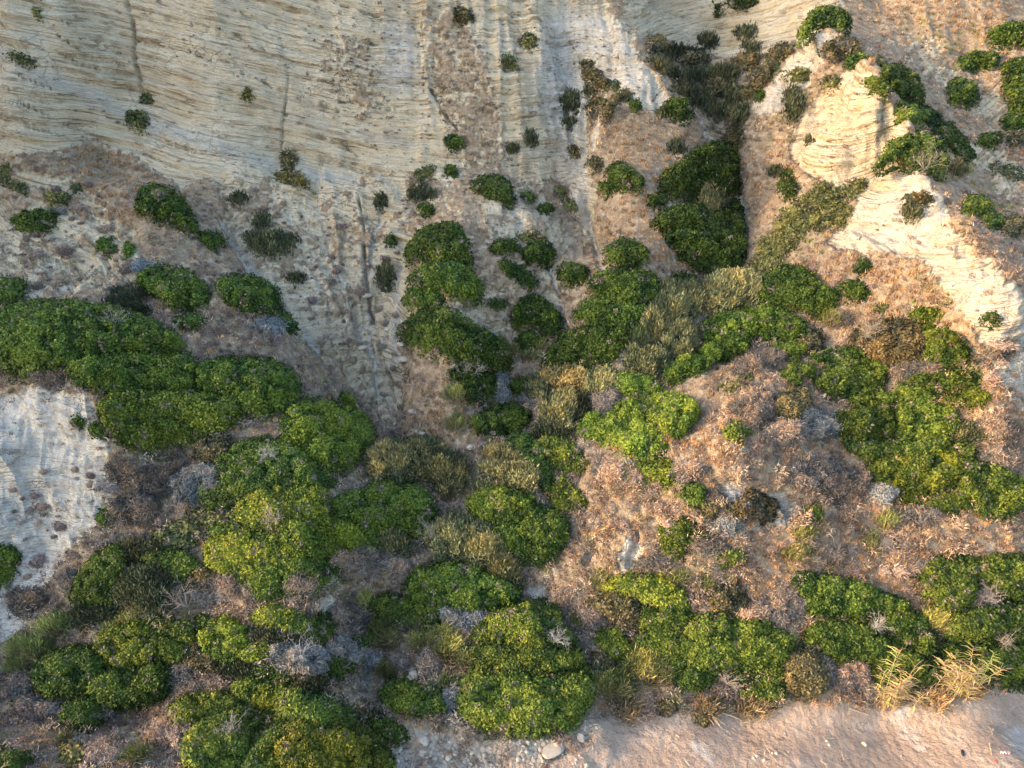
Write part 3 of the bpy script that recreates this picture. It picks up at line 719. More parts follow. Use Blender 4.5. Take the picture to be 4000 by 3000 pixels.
# kind | outline in the photo | label | options
PLANTS = """
L|c4: 0,460 60,380 220,335 420,325 540,350 700,365 790,380 900,440 1000,480 1090,550 1150,620 1000,680 800,640 600,700 420,740 350,800 180,780 60,800 20,680|broad dark green thicket capping the top of the left white bluff|h=.9
L|c4: 430,720 600,680 800,630 1000,670 1150,640 1215,720 1210,840 1190,900 1000,900 830,890 700,900 600,870 480,830|dark green thicket stepping down beside the right edge of the white bluff|h=.8
L|c4: 640,960 750,880 900,870 1060,880 1200,890 1350,900 1480,960 1500,1040 1400,1110 1240,1150 1150,1220 1000,1280 850,1250 740,1180 700,1100 640,1040|lowest olive-tinged lobe of the thicket below the white bluff shoulder|h=.8 y=.3
L|c4: 1240,740 1330,690 1470,675 1600,690 1720,710 1800,770 1850,850 1840,930 1740,1000 1620,1045 1500,1020 1400,910 1240,880|oval green shrub right of the bluff thicket with bare grey ground above|h=.9
B|c4: 1770,1020 1860,935 1960,930 2080,950 2200,990 2260,1060 2300,1130 2270,1220 2190,1330 2080,1400 1960,1360 1850,1230 1740,1180|bright green dome with the paler rounded top left of the feathery olive bush|h=.85 c=.9
L|c4: 1340,1350 1440,1240 1560,1190 1700,1180 1850,1230 1960,1360 2060,1420 1980,1490 1860,1460 1700,1500 1540,1560 1400,1560 1360,1480|mid green shrub with bare grey twigs showing in its middle below the pale dome|h=.8
L|V: 730,1085 790,1060 850,1040 900,1050 935,1090 940,1130 880,1150 800,1150 750,1170 715,1130|deep green rounded shrub directly below the feathery olive bush|h=.9
B|V: 515,1140 522,1100 560,1068 610,1050 660,1052 700,1066 712,1100 690,1130 640,1138 590,1140|yellow-green dome with a brown patch near its top in the left centre|h=1 y=.7 c=1.1
B|V: 600,1150 690,1105 760,1120 800,1160 770,1200 700,1225 640,1210|bright green lumpy shrub left of the pinkish grey dead shrubs|h=.9 c=.85
L|V: 640,1200 720,1190 740,1240 700,1275 620,1280 560,1290 545,1250|dark green skirt of foliage above the dry stump bush|h=.7
B|V: 450,1175 520,1145 600,1160 640,1200 560,1250 500,1255 455,1220|patchy yellow-green shrub left of the lumpy bright shrub|h=.7 y=.4
L|V: 455,1130 500,1115 530,1140 500,1165 455,1160|small dark green shrub between grey scrub and the brown-patched dome|
L|c1: 860,1300 870,1200 960,1155 1040,1170 1100,1220 1150,1280 1180,1370 1215,1440 1160,1430 1090,1380 1000,1370 900,1330|dark green shrub trailing to the right below the brown grassy spur|c=.75
L|79,481,40,23|dark oval shrub on the pale slope near the left edge|c=.8
L|460,521,23,16,30|small dark shrub by the top of the pale diagonal runnel|c=.8
N|583,528,44,28|soft dark grey-green shrub in the fan of gullies|c=1.2
L|231,534,17,16|small bright green shrub on the purple scrub slope|c=1.2
L|278,540,8,12|tiny upright green shrub right of the small bright one|c=1.3
W|128,430,22,15|fuzzy olive shrub on the scrub slope under the brown spur|h=2
N|516,430,14,12|little dark shrub where the cliff meets the gully fan|
N|567,478,14,13|little dark green shrub above the soft grey-green one|
W|298,262,24,18,35|straggling olive shrub clinging to the strata of the left cliff|h=1.6
W|317,213,10,9|small plant at the foot of the long vertical cliff crack|h=1.6
W|535,206,7,12|thin hanging plant high on the blank cliff face|h=1.6 c=.8
K|623,347,15,16|rounded brown-green bush hanging at the foot of the strata cliff|c=1.1
W|47,129,26,10,20|dry olive tuft on the upper left cliff ledge|h=1.4
W|82,28,5,11|narrow plant in the top left corner of the cliff|h=1.4
W|12,375,12,20|dull green straggly plant on the left edge below the cliff|h=1.4
W|40,405,24,8,15|dull green strip of plant below the left cliff|h=1.4
W|632,385,30,14,15|mat of dry green grass at the cliff foot|h=1.4 y=.6
W|165,406,8,6|tiny pale green plant under the brown spur|
K|999,37,18,15|olive shrub high on the scrubby cliff buttress|c=.9
W|1142,91,17,13,20|yellowish tussock on the top of the white cliff|h=1.6
W|1099,137,17,13,20|greenish brown tussock at the edge of the white streak|h=1.6
K|1267,142,11,9|round olive tuft topping the brown rib of the white cliff|
K|1279,165,18,13|upper olive shrub on the brown rib|
K|1295,184,16,13|middle olive shrub on the brown rib|y=.4
K|1272,198,10,9|small dark olive shrub at the left side of the brown rib|
K|1297,240,24,24|largest dark olive shrub at the base of the brown rib|c=.9
N|1233,222,16,19|dark upright shrub between two white chutes|
L|1371,229,10,9|small deep green shrub left of the round shrub above the valley|c=.8
K|1333,213,9,8|small olive tuft on the white ribs|y=.3
N|1351,210,9,8|dark tuft on the white ribs beside the olive one|
L|1462,240,29,20,15|round dark shrub at the tip of the white spur above the valley|c=.7
W|1426,247,10,6|yellow-green wisp left of the round dark shrub|y=.8
W|1323,184,15,8|greenish wisp on the white ribs|h=1.4
L|981,309,17,12,35|small dark shrub in the middle of the cliff foot|c=.75
L|976,372,14,8,25|low dark shrub below the cliff foot|c=.8
L|c2: 860,1160 890,1110 960,1090 1040,1105 1090,1150 1110,1220 1095,1285 1040,1250 980,1205 900,1190|dark arched shrub just below the centre of the cliff|c=.6
K|903,404,17,13|olive brown shrub under the pale cliff corner|
N|899,424,15,11|dark shrub just under the olive brown one|
N|928,421,12,8|small grey-green shrub right of the stacked pair|
W|918,374,24,10,-30|slanting dry green tussock at the cliff corner|h=1.8
L|920,455,14,12|squat dark green shrub above the big left-centre shrub group|c=.75
N|824,437,10,12|small dark upright shrub in the gully fan|
L|1139,427,11,9|small dark shrub left of the central white gully|c=.9
L|1179,452,13,9|small dark green shrub on the brown slope by the white gully|c=.65
K|1240,327,10,9|small tuft in the lower white gully|
N|1228,264,11,6|small tuft across the white chute|
N|1146,301,9,13|dark grey shrub on the cliff foot|
N|1107,322,9,6|tiny dark shrub on the cliff foot|
K|1284,357,15,13|olive brown shrub right of the white gully|
L|c2: 1700,1050 1760,1015 1830,1030 1860,1090 1900,1150 1890,1190 1830,1185 1760,1170 1710,1120|dark lobed shrub on the middle slope above orange grass|c=.7
L|1313,409,15,14|small green shrub touching the lobed one|c=.8
W|1211,413,12,8|yellow-green tuft left of the white gully|y=.6 h=1.6
W|1226,440,22,10,50|slanting green plant on the gully edge|h=1.4
N|1461,318,15,12|grey-green shrub on the brown slope below the white spur|
L|c2: 455,1590 500,1530 540,1450 620,1405 700,1390 770,1400 780,1460 820,1530 835,1600 840,1659 700,1640 600,1620 480,1630|topmost dark shrub of the stack of three left of centre|c=.7
L|c2: 1690,1560 1730,1510 1800,1485 1880,1510 1935,1580 1900,1650 1800,1665 1710,1640|round dark shrub alone on the orange slope|c=.7
L|1092,535,25,17|small dark shrub right of the topmost stacked one|c=.8
L|1165,549,26,27|dark shrub beside the pale gully streak|c=.7
W|1142,511,24,9|low green shrub spreading above the gully streak|c=.9
L|1119,592,40,14,35|narrow green shrub slanting down the centre slope|c=.9
L|c5: 480,190 560,120 680,85 780,80 840,140 900,230 910,290 870,350 820,310 740,290 640,250 560,240 500,240|bright-topped green shrub in the middle of the stack of three|c=1.15
L|915,644,42,20|low green fringe below the bright-topped shrub|c=1.05 h=.8
L|c5: 420,540 430,490 520,420 600,365 720,380 780,430 860,470 930,540 1010,570 980,640 860,720 760,690 640,640 500,610|bottom shrub of the stack of three with a grey boulder at its left|c=.8
L|c5: 860,560 1010,560 1080,620 1090,700 1060,770 960,740 860,720|dark lower lobe trailing right of the stacked shrubs|c=.7
L|c5: 710,770 820,740 920,760 1000,790 1010,860 980,920 900,960 820,930 830,850 760,810|very dark shrub behind the white dead branches|c=.6
Y|988,851,23,18|big round yellow-green broom tuft beside the dark centre shrub|
Y|1069,870,13,11|small yellow-green broom tuft right of the big round one|
Y|985,915,15,16|broom tuft alone on the dry slope under the big round one|y=.1 c=.85
S|1083,842,15,30|ashen dead shrub leaning beside the dark centre shrubs|
L|1118,836,22,17|dark green shrub behind the ashen dead shrub|c=.65
L|c5: 860,1060 960,1000 1060,950 1160,960 1220,1040 1180,1100 1060,1130 960,1160 880,1120|dark green shrub at the bottom of the centre gully|c=.65
L|1237,593,30,20|small dark rounded shrub above the large stacked shrub|c=.75
L|c5: 1110,430 1160,340 1230,290 1310,330 1360,400 1400,440 1390,520 1330,560 1290,490 1200,480 1130,470|dark humped shrub in the centre between two gullies|c=.75
L|1139,739,26,17|dark shrub under the humped centre shrub|c=.7
Y|1162,745,11,10|pale broom tuft on the dark shrub in the centre|c=.8
Y|1104,757,14,11|soft green broom tuft right of the dark trailing lobe|c=.6
Y|1081,742,10,11|faint olive broom tuft against the dark lobe|c=.55
Y|1146,769,18,9|low yellow-green broom strip near pinkish stones|
L|1076,658,17,9|small low green shrub on the centre slope|
L|c5: 1590,220 1640,160 1740,135 1880,150 1980,180 2020,260 1990,340 1900,380 1800,360 1700,340 1620,300|upper tier of the large terraced green shrub right of centre|c=.85
L|c5: 1500,400 1530,370 1610,300 1720,330 1850,370 1960,380 1930,450 1880,490 1780,510 1650,490 1540,470|lower tier of the large terraced green shrub right of centre|c=.95
L|c5: 1290,750 1330,690 1370,600 1450,530 1560,500 1700,470 1800,470 1830,540 1780,620 1720,700 1600,720 1450,750 1340,780|dark spreading shrub under the terraced one|c=.7
D|1275,755,17,14|pinkish dry cushion on the dark spreading shrub|
Y|1310,758,14,14|yellow-green broom ball beside the pinkish dry cushion|
S|1344,767,15,10|pale grey cushion beside the yellow-green broom ball|
O|c5: 1890,480 1940,400 2000,300 2080,250 2200,230 2290,270 2260,360 2200,420 2100,470 2000,540 1930,540|tall olive bush with a pale trunk at its left side|h=1
O|1425,712,34,28|front left lobe of olive foliage under the tall olive bush|y=.3
O|1463,738,36,42|rounded olive bush over the bright green shrubs|
O|c6: 240,230 300,160 400,140 500,150 565,200 560,300 470,330 400,400 300,430 250,360|silvery olive bush at the right end of the olive row|c=1.05
O|1466,628,40,22|small olive crown behind the tall olive bush|c=.9
Y|1373,731,24,19|soft olive-yellow broom left of the olive bushes|c=.8
O|1395,780,48,26,25|grey-green olive scrub below the soft broom|c=.85
O|1216,816,50,26|yellowish olive crown topping the wind-bent bush|y=.5
O|1160,840,22,28|left crown of the wind-bent bush|
O|1294,830,32,30|upright olive crown with bare pinkish stems beneath|
D|1305,868,28,24,-40|fan of bare pinkish stems under the upright olive crown|c=1.1
D|1152,880,32,16,35|fan of bare tan stems at the left of the wind-bent bush|c=1.25
O|1203,895,38,34|lower olive foliage of the wind-bent bush|
N|1250,880,26,28|dark hollow shrub in the shade of the wind-bent bush|c=.6
N|1190,935,40,20|dark olive shrub at the foot of the wind-bent bush|c=1.2
B|c5: 1490,1090 1540,1040 1640,1010 1750,990 1850,1000 1900,1080 1980,1130 2050,1200 2030,1270 1940,1280 1830,1250 1700,1190 1560,1160|brightest green mat of leaves in the centre|c=1.25 h=.6
B|c5: 1690,770 1800,755 1930,780 2030,850 2010,900 1880,900 1760,880|upper bright green mat below the grey-green olive scrub|c=1.05 h=.7
B|V: 1310,885 1370,860 1440,852 1490,862 1505,890 1485,930 1465,948 1440,938 1420,912 1370,905|right lobe of bright green leaves ending at the pink slope|c=1.05 h=.7
O|c5: 220,1340 270,1240 370,1190 450,1190 500,1300 480,1440 380,1450 300,1430|feathery olive bush with a golden left crown|y=.3 c=1.1
O|c5: 440,1220 520,1160 640,1190 700,1240 710,1300 640,1360 600,1420 480,1440 470,1330|darker right half of the feathery olive bush|c=.75
O|971,1027,35,38|loose grey-green olive bush at the edge of the empty gully|c=.7
O|c5: 930,1250 1040,1190 1140,1240 1190,1300 1100,1320 960,1290|golden-topped olive bush on the right bank of the gully|y=.3 c=1.2
O|c5: 900,1340 1000,1320 1130,1310 1220,1330 1260,1420 1240,1500 1150,1510 1050,1440 940,1380|middle of the layered olive bush with pale stems across it|
D|c5: 870,1380 960,1370 1060,1440 1150,1500 1100,1520 1000,1460 900,1410|band of bare pinkish stems across the layered olive bush|c=1.15
O|c5: 880,1420 960,1430 1010,1470 940,1500 890,1500|small olive fringe above the green dome by the gully|
B|c8: 850,30 900,-30 1000,-75 1100,-65 1200,-20 1250,60 1180,160 1060,200 960,150 880,100|yellow-green upper lobe of the dome below the layered olive bush|c=.8
L|c8: 960,150 1060,200 1180,150 1250,50 1310,70 1400,120 1440,180 1400,300 1300,410 1150,370 1060,280|deep green right flank of the dome below the layered olive bush|
L|c5: 1060,1180 1160,1120 1240,1160 1290,1240 1330,1340 1350,1440 1330,1530 1270,1450 1240,1350 1180,1270 1080,1220|cool green strip of leaves beside the layered olive bush|c=1.1
B|c5: 1270,1180 1340,1140 1440,1170 1500,1240 1560,1320 1530,1380 1440,1370 1340,1330 1290,1250|yellow-green patch on the pink slope edge below the bright mat|y=.4 c=.9 h=.6
B|c5: 1380,1400 1440,1420 1480,1500 1560,1560 1520,1600 1420,1620 1360,1580 1350,1500|ragged yellow-green patch further down the pink slope edge|y=.4 c=.8 h=.6
B|c5: 1880,1300 1960,1270 2060,1310 2130,1400 2060,1460 1980,1450 1920,1390|thin yellow-green shrub under the brightest mat|y=.3 c=.9 h=.6
L|1560,8,22,18|dark shrub hanging over the top of the back cliff|a=1560,30 c=.6
L|1625,-2,50,14|dark fringe hanging along the top edge of the back cliff|a=1625,20 c=.5
L|c3: 835,270 850,180 900,100 960,55 1050,60 1110,110 1130,180 1060,200 970,180 900,195 870,240|dark green shrub crowning the pointed tip of the white ridge|a=1775,72 c=.85
K|1816,106,36,19|half dead shrub on the ridge below the crowning one|a=1816,118 c=.8
L|1846,131,19,13|bright green shrub on the crest above the orange face|a=1846,138 c=1.1
W|1896,131,16,8|low green shrub behind the crest|c=.8
L|c3: 1290,430 1420,410 1500,460 1550,560 1590,640 1520,650 1440,600 1350,520|dark row of leaves along the crest behind the orange face|c=.6
L|1898,190,26,17,25|yellow-green lit shrub on the crest beside the orange face|c=1.1 y=.4
L|1965,252,32,24,45|bright shrub lower on the crest above the big crest dome|c=1.0 y=.3
L|c3: 1560,640 1620,680 1700,750 1690,810 1620,780 1560,720|dark shrub on the shaded side of the crest|c=.6
L|2047,301,38,24,35|dark shrub right of the big crest dome|c=.6
L|2078,328,24,14,40|dark tail of shrub trailing right from the crest dome|c=.6
L|c3: 1315,1050 1360,960 1400,890 1480,835 1580,840 1660,900 1700,980 1725,1080 1650,1070 1560,1060 1480,1020 1420,1000 1350,1040|big domed shrub sitting on top of the lower white triangle|a=1955,350 c=.8
N|2068,367,15,13|small dark shrub under the tail of the crest dome|
L|c3: 1980,240 2040,180 2140,155 2230,180 2260,300 2150,290 2060,290|dark shrub high near the top right corner|c=.9
L|2112,134,36,17|low dark shrub below the one near the top right corner|c=.9
L|2195,148,26,16|dark shrub touching the right edge under the corner shrub|c=.85
L|c3: 1730,580 1780,510 1850,500 1890,570 1920,610 1880,650 1800,660|rounded shrub alone on the far right slope|c=.8
L|2194,200,24,35|upper dark shrub on the right edge|c=.75
L|2196,262,27,22|lower dark shrub on the right edge|c=.75
L|2138,304,23,14|low conical dark shrub on the far right slope|c=.75
K|2195,300,20,14|grey brown shrub under the right edge shrubs|
L|2110,446,26,19,20|bright green shrub right of the white triangle edge|y=.5 c=1.1
L|2144,476,20,16,20|dark green shrub below the bright one right of the triangle|c=.9
W|2180,372,40,14,20|green sprawl on the shaded right slope|c=.7
K|2185,490,20,22|brown-green shrub at the right edge beside the white triangle|
L|1700,402,17,27|upright dark shrub on the right bank of the main valley|c=.65
N|1676,371,14,8|small shrub above the upright dark one|
K|1613,132,20,17|round olive shrub at the back of the main valley|y=.3
N|1529,90,16,11|dark shrub at the foot of the back cliff|c=.8
N|1622,104,16,9|grey-green shrub on the back cliff foot|
N|1612,72,20,9|low shrub on the ledge of the back cliff|
K|1683,116,26,15,-30|olive shrub in the upper right of the valley|y=.2
N|1505,165,30,16|dark scrub patch in the shaded upper valley|
N|1560,168,32,20|broad dark scrub in the centre of the shaded valley|c=.9
N|1580,208,22,16|dark scrub in the narrowing valley|
N|1545,240,22,16|dark scrub low in the shaded valley|
N|1470,116,40,10|black burnt-looking scrub under the back cliff|c=.45
K|1606,203,16,12|olive scrub on the valley's right bank|
N|1440,150,34,14,35|dark scrub strip behind the white spur crest|c=.8
N|1490,200,30,14,40|dark scrub further down behind the white spur crest|c=.8
W|1722,165,24,13|low green shrub on the slope below the white ridge face|
N|1712,228,18,32,10|tall grey-green shrub between the white and orange faces|
N|1753,308,10,8|small dark tuft at the lower left of the orange face|g=tufts_on_the_triangular_ridge_face
W|1795,180,18,14|small shrub on the white face left of the orange one|
L|1639,208,9,7|tiny green shrub at the tip of the white chute|c=.8
L|c3: 60,1080 140,990 220,920 320,890 400,920 430,1000 420,1100 440,1200 330,1230 200,1240 60,1220 -20,1180 -20,1110|tall dark top of the valley thicket|c=.55
O|c3: 200,1180 270,1115 330,1180 350,1260 330,1340 240,1330 205,1260|lone olive bush standing in the dark valley thicket|c=.75
L|c3: -60,1380 60,1290 200,1270 240,1330 330,1340 440,1230 460,1400 470,1480 300,1500 90,1500 0,1450|dark middle of the valley thicket around the lone olive bush|c=.55
L|c3: 0,1450 120,1430 300,1440 460,1460 480,1560 440,1670 330,1690 200,1680 120,1600 60,1520|dark bottom of the valley thicket above the olive crown|c=.6
L|1420,434,20,13|small dark shrub at the left of the valley thicket|c=.6
L|1424,484,14,10|low shrub at the left foot of the valley thicket|c=.6
O|1547,562,22,26|yellow-green crown at the foot of the valley thicket|y=.3
L|1478,605,26,14|dark shrub between the orange slope and the olive row|c=.7
W|1770,432,45,24,-15|pale green broomy scrub on the right valley bank|c=.9
W|1720,480,50,26,-20|mixed green scrub lower on the right valley bank|c=1.0
W|1680,530,45,24,-25|light green scrub at the foot of the right valley bank|c=1.1 y=.2
K|1735,455,24,14|dark patch of scrub in the middle of the valley bank|
K|1985,433,25,14|dark ragged bush clinging to the lower white triangle|
N|1968,462,18,14|ragged twiggy bush just below on the white triangle|
L|22,630,34,24|bright shrub at the left edge above the big thicket|
L|10,655,20,12|dark low shrub under the bright one at the left edge|c=.6
L|c4: 860,200 950,105 1080,130 1180,160 1250,230 1290,280 1250,350 1180,385 1080,370 1000,300 900,240|smooth green dome on the upper left scrub slope|
N|283,637,33,16|grey dark shrub left of the smooth green dome|
N|275,662,48,12,20|flat dark shrub trailing along the thicket top|c=.7
S|320,583,34,12,10|pale silvery scrub behind the smooth green dome|
L|c4: 1350,230 1400,185 1470,165 1600,185 1680,250 1730,320 1680,390 1600,400 1500,370 1400,300|rounded green shrub at the edge of the pale runnel|
L|c4: 1680,370 1770,390 1820,460 1830,520 1770,505 1700,430|narrow green tail running down the pale runnel edge|
S|588,706,31,16|silver grey cushion shrub by the runnel|
L|412,696,30,15|small green shrub between the dome and the thicket|
S|268,722,34,20|grey dead branches inside the bluff thicket|c=.8
S|155,705,20,11|smaller patch of grey dead branches in the bluff thicket|c=.7
S|352,880,22,9|grey twigs in the lower lobe of the bluff thicket|c=.75
D|105,815,36,20|greyish brown scrub hanging over the lip of the white bluff|c=.7
B|752,864,20,8,35|small bright green plant on the dry slope in the left centre|
L|170,912,12,10|small green shrub on the right part of the white bluff top|
L|214,930,16,15|green shrub on the edge of the white bluff under the thicket|
K|c4: 1200,1290 1250,1210 1350,1120 1400,1150 1440,1230 1400,1320 1290,1340|pointed grey-green bush alone on the pink scrub|c=.85
S|430,1048,48,38|grey-green bristly shrub left of the deep green domes|c=.65
L|235,1119,18,17|small green shrub by the right foot of the white bluff|
N|640,602,15,9|small dark shrub on the gully fan by the runnel|
L|845,521,9,10|small shrub in the upper centre gully|c=.7
N|832,600,14,26|dark green shrub between two centre gullies|c=1.2
O|308,1196,45,22|grey olive top behind the dense left dome|c=.5
L|c7: 475,600 520,480 600,380 680,310 760,290 800,380 780,470 740,560 700,620 640,660 540,680 480,640|dense dark dome at the left foot of the slope|c=.8 y=.3
N|c7: 740,560 800,430 960,400 1060,450 1040,600 1050,700 950,740 850,680 740,640|dark grey-green shrub right of the dense left dome|c=1.3
L|c7: 860,330 1000,300 1150,330 1230,420 1250,480 1150,540 1050,470 950,400|ragged green shrub above the dark grey-green one|c=.9
W|390,1155,50,28|thin grey-green shrubs below the bristly grey one|c=.9
N|210,1325,45,26|dark tangle below the dense left dome|
L|c7: 10,300 60,305 110,350 80,430 30,520 -60,560 -60,300|dark shrub cut by the left edge beside the white bluff|
D|658,1256,34,27|dry tan bush with a bare forked trunk|c=.9
D|553,1268,17,19|small round pinkish dead bush between green shrubs|
S|450,1290,28,20|grey tangle of dead stems under the ragged shrub|c=.8
D|475,1265,30,30|dull brown dry shrub left of the small round dead bush|c=.75
D|770,1200,44,32,-20|pinkish grey dead shrubs on the central path side|c=1.05
Y|752,1187,12,22,10|thin green broom rising from the pinkish dead shrubs|c=.6
Y|70,1402,40,27|wide yellow-green broom near the left edge|
Y|125,1353,33,22,-20|yellow-green broom above the wide one near the left edge|
Y|280,1336,22,15,-30|pale yellow broom at the tip of the lower left thicket|y=.3
Y|248,1356,14,13|green broom beside the pale yellow one|
Y|45,1440,20,14|low green broom under the wide one near the left edge|c=.8
Y|134,1435,12,11|small yellow tuft on the lower left thicket|y=.3
L|c7: 230,1050 330,960 450,920 540,910 640,930 640,1100 560,1200 420,1230 300,1220 250,1150|left part of the lower left thicket|c=.8
B|c7: 610,880 700,820 800,770 900,740 980,800 1010,900 960,1000 850,1060 720,1050 640,980|yellow-tipped lumpy top of the lower left thicket|c=.7 y=.3
B|c7: 960,760 1080,750 1190,830 1200,940 1120,1010 1000,980|right top of the lower left thicket|c=.65 y=.2
L|c7: 560,1160 700,1060 860,1040 960,1000 1060,1040 1040,1160 940,1260 800,1290 660,1280|dark lower flank of the lower left thicket|c=.8
L|c7: 390,1290 480,1230 600,1230 640,1330 600,1400 500,1420 410,1390|green shrub at the bottom of the lower left thicket|c=.95
D|297,1478,18,30|dry tan shrub standing in the lower left thicket|
Y|312,1490,12,18|thin broom beside the dry tan shrub|c=.7
D|395,1462,22,24,-30|pinkish dry shrub right of the lower left thicket|
D|412,1485,18,16|round tan dry shrub beside the pinkish one|c=1.1
B|c7: 1260,860 1320,760 1430,730 1500,800 1530,900 1480,980 1380,1030 1290,960|tall yellow-green shrub left of the grey twig tangle|c=.95
B|c7: 1540,730 1660,660 1760,660 1880,720 1960,830 1880,860 1760,800 1640,770|lime-tipped crest of shrub above the grey twig tangle|y=.5 c=1.1
B|c7: 1480,930 1560,890 1660,880 1710,920 1640,990 1560,1020 1500,990|small lime shrub inside the grey twig tangle|y=.4
S|c7: 1700,900 1850,880 2000,920 2040,1030 1960,1110 1860,1130 1760,1060 1690,980|bluish grey twig tangle in the lower left centre|c=.7
N|c7: 1540,800 1700,790 1860,840 1950,900 1850,930 1700,880 1560,870|dark grey-green shrub behind the grey twig tangle|c=1.2
N|c7: 1740,1080 1900,1060 2050,1090 2000,1180 1880,1230 1780,1200|dark shrub in the shade under the grey twig tangle|c=.7
B|c7: 1060,1320 1130,1220 1260,1190 1400,1200 1440,1290 1300,1340 1200,1420 1120,1400|dull yellow-green shrub above the bare stony patch|c=.75 y=.5
B|c7: 1430,1150 1560,1100 1680,1090 1760,1150 1800,1230 1780,1330 1650,1300 1540,1250|bright shrub tip rising from the bottom left thicket|c=.8 y=.3
L|c7: 1170,1440 1300,1350 1450,1290 1560,1260 1600,1380 1560,1560 1450,1700 1170,1700|left half of the bottom left thicket|y=.5 c=1.1
L|c7: 1560,1280 1700,1290 1790,1380 1750,1500 1600,1620 1640,1720 1470,1720 1560,1560|yellowish middle of the bottom left thicket|y=.5
L|c7: 1830,1260 1900,1200 2000,1220 2100,1230 2180,1340 2250,1480 2150,1520 2000,1420 1880,1360|domed top of the bottom thicket|c=.9
B|c8: -320,1480 -250,1350 -100,1330 80,1330 200,1400 300,1500 350,1600 340,1720 -300,1720|olive brown foot of the bottom thicket at the picture's bottom edge|y=.8 c=.55
L|c8: 200,1340 300,1340 400,1390 450,1450 420,1500 350,1500 270,1440|dark shrub overhanging the stony beach|c=.7
N|800,1545,24,18|grey dark shrub between the bottom thicket and the pit|
L|22,1640,38,24|green shrub in the bottom left corner|c=.8
D|226,1626,30,30|pale pinkish dry shrub near the bottom edge|c=1.1
D|82,1530,34,26|grey pink dry shrub near the left edge|
D|50,1478,22,26|small pinkish dry shrub above the grey pink one|
S|130,1533,14,12|white-tipped dry shrub beside the lower left thicket|
D|230,1533,16,18|pinkish dry shrub under the dark lower flank|c=1.1
D|400,1590,22,36|tall pinkish dry shrub left of the bottom thicket|c=1.1
W|160,1630,26,20|olive and yellow weed near the bottom edge|y=.3
Y|300,1632,18,18|green broom tuft on the bare ground at the bottom|c=.7
Y|142,1597,10,12|small broom tuft left of the dry shrubs at the bottom|c=.8
O|c8: 290,290 330,190 380,170 440,230 480,290 470,340 400,350 330,330|small olive bush at the left of the great olive bush|c=.85
D|852,1215,36,16,25|fan of pinkish bare stems under the small olive bush|c=1.2
B|908,1149,25,18|bright green sprig behind the small olive bush|c=.8
O|c8: 600,240 660,140 760,95 860,130 960,190 1040,280 1000,380 900,400 760,380 640,340|great silvery olive bush in the lower centre|c=1.1 h=.9
O|c8: 960,360 1050,290 1110,400 1160,520 1140,580 1060,560 1000,480|shaded right shoulder of the great olive bush|c=.7
L|c8: 450,560 500,470 600,410 740,400 900,440 1040,520 1140,600 1100,650 960,690 800,680 640,660 500,640|smooth bright green dome below the great olive bush|c=1.1
L|c8: 230,640 330,590 430,600 500,660 480,740 380,760 280,730|bushy shrub left of the smooth bright dome|c=.95 y=.4
L|c8: 480,640 640,660 660,720 600,800 520,760|dark green foot of the smooth bright dome|c=.8
S|c8: 640,700 700,660 820,665 960,700 1010,745 900,760 840,800 740,760|lilac grey cushion on the front of the lower centre shrubs|c=.85
L|c8: 1010,700 1130,650 1270,630 1360,660 1390,740 1380,800 1450,850 1500,920 1350,950 1150,900 1000,860 870,880 930,760|upper part of the largest shrub by the beach|y=.3 c=.95
L|c8: 860,880 1000,860 1150,900 1350,940 1500,910 1560,1020 1450,1080 1250,1100 1050,1060 860,1040|brownish middle of the largest shrub by the beach|y=.5 c=.85
L|c8: 850,1060 1050,1050 1250,1100 1450,1070 1570,1030 1600,1110 1590,1200 1520,1300 1480,1400 1300,1440 1150,1440 950,1440 880,1380 800,1300 780,1230|broad lower part of the largest shrub by the beach|y=.35 c=1.15
Y|901,1348,20,18|yellow broom at the top of the broom cluster|
Y|915,1385,25,20|bright yellow broom in the middle of the broom cluster|y=.2 c=1.1
Y|971,1404,28,28|green-gold broom against the largest shrub|y=.1
Y|960,1368,16,14|small gold broom above the green-gold one|
Y|1009,1423,12,14|bright little broom spike at the right of the broom cluster|y=.2 c=1.15
Y|828,1368,26,30|dull broom left of the broom cluster|c=.6
Y|789,1296,12,14|small bright broom on the scrub left of the smooth dome|
Y|967,1472,14,11|little broom under the pinkish cushion of the lower centre|
Y|999,1480,8,12|narrow broom spike beside the largest shrub's foot|
Y|838,1445,16,16|faded broom above the pale rocks|c=.7
D|929,1430,24,26|pinkish dry cushion under the broom cluster|c=1.1
S|985,1506,26,27|grey twiggy cushion left of the largest shrub's foot|c=.9
S|787,1420,28,20|silver twiggy shrub above the small pit|c=.85
L|789,1382,28,20|dark low shrub left of the dull broom|c=.8
L|730,1440,30,22|green shrub right of the grey twig tangle|c=.7
B|c8: 295,1220 350,1140 440,1110 530,1160 540,1280 480,1330 380,1290|left half of the small shrub on the pale rocks|c=.75
L|c8: 540,1170 620,1150 670,1210 690,1290 600,1330 500,1330|right half of the small shrub on the pale rocks|y=.3
B|c8: 1650,560 1750,490 1880,465 2040,490 2140,560 2160,640 2180,700 2060,690 1900,620 1800,600|lime green crown of the shrub right of the white path|c=1.1 y=.4
L|c8: 1880,660 2060,690 2180,710 2210,800 2100,880 1960,860 1900,780|dark flank under the lime green crown|c=.9 y=.2
K|c8: 1570,660 1640,590 1740,560 1830,600 1890,680 1900,760 1820,820 1740,760 1660,720|brown feathery shrub leaning on the lime green crown|c=.8
L|c8: 1880,820 2000,780 2100,870 2160,960 2080,1010 1960,980 1880,900|green shrub below the brown feathery one|y=.3 c=.9
B|c8: 1640,830 1720,790 1800,850 1830,950 1760,1000 1680,980 1640,900|yellow-green shrub left of the broom bank|y=.4 c=.8
Y|1398,1442,44,32,20|wide green broom bank above the beach|c=.75
Y|1385,1418,20,18|tall pale broom topping the broom bank|c=.9
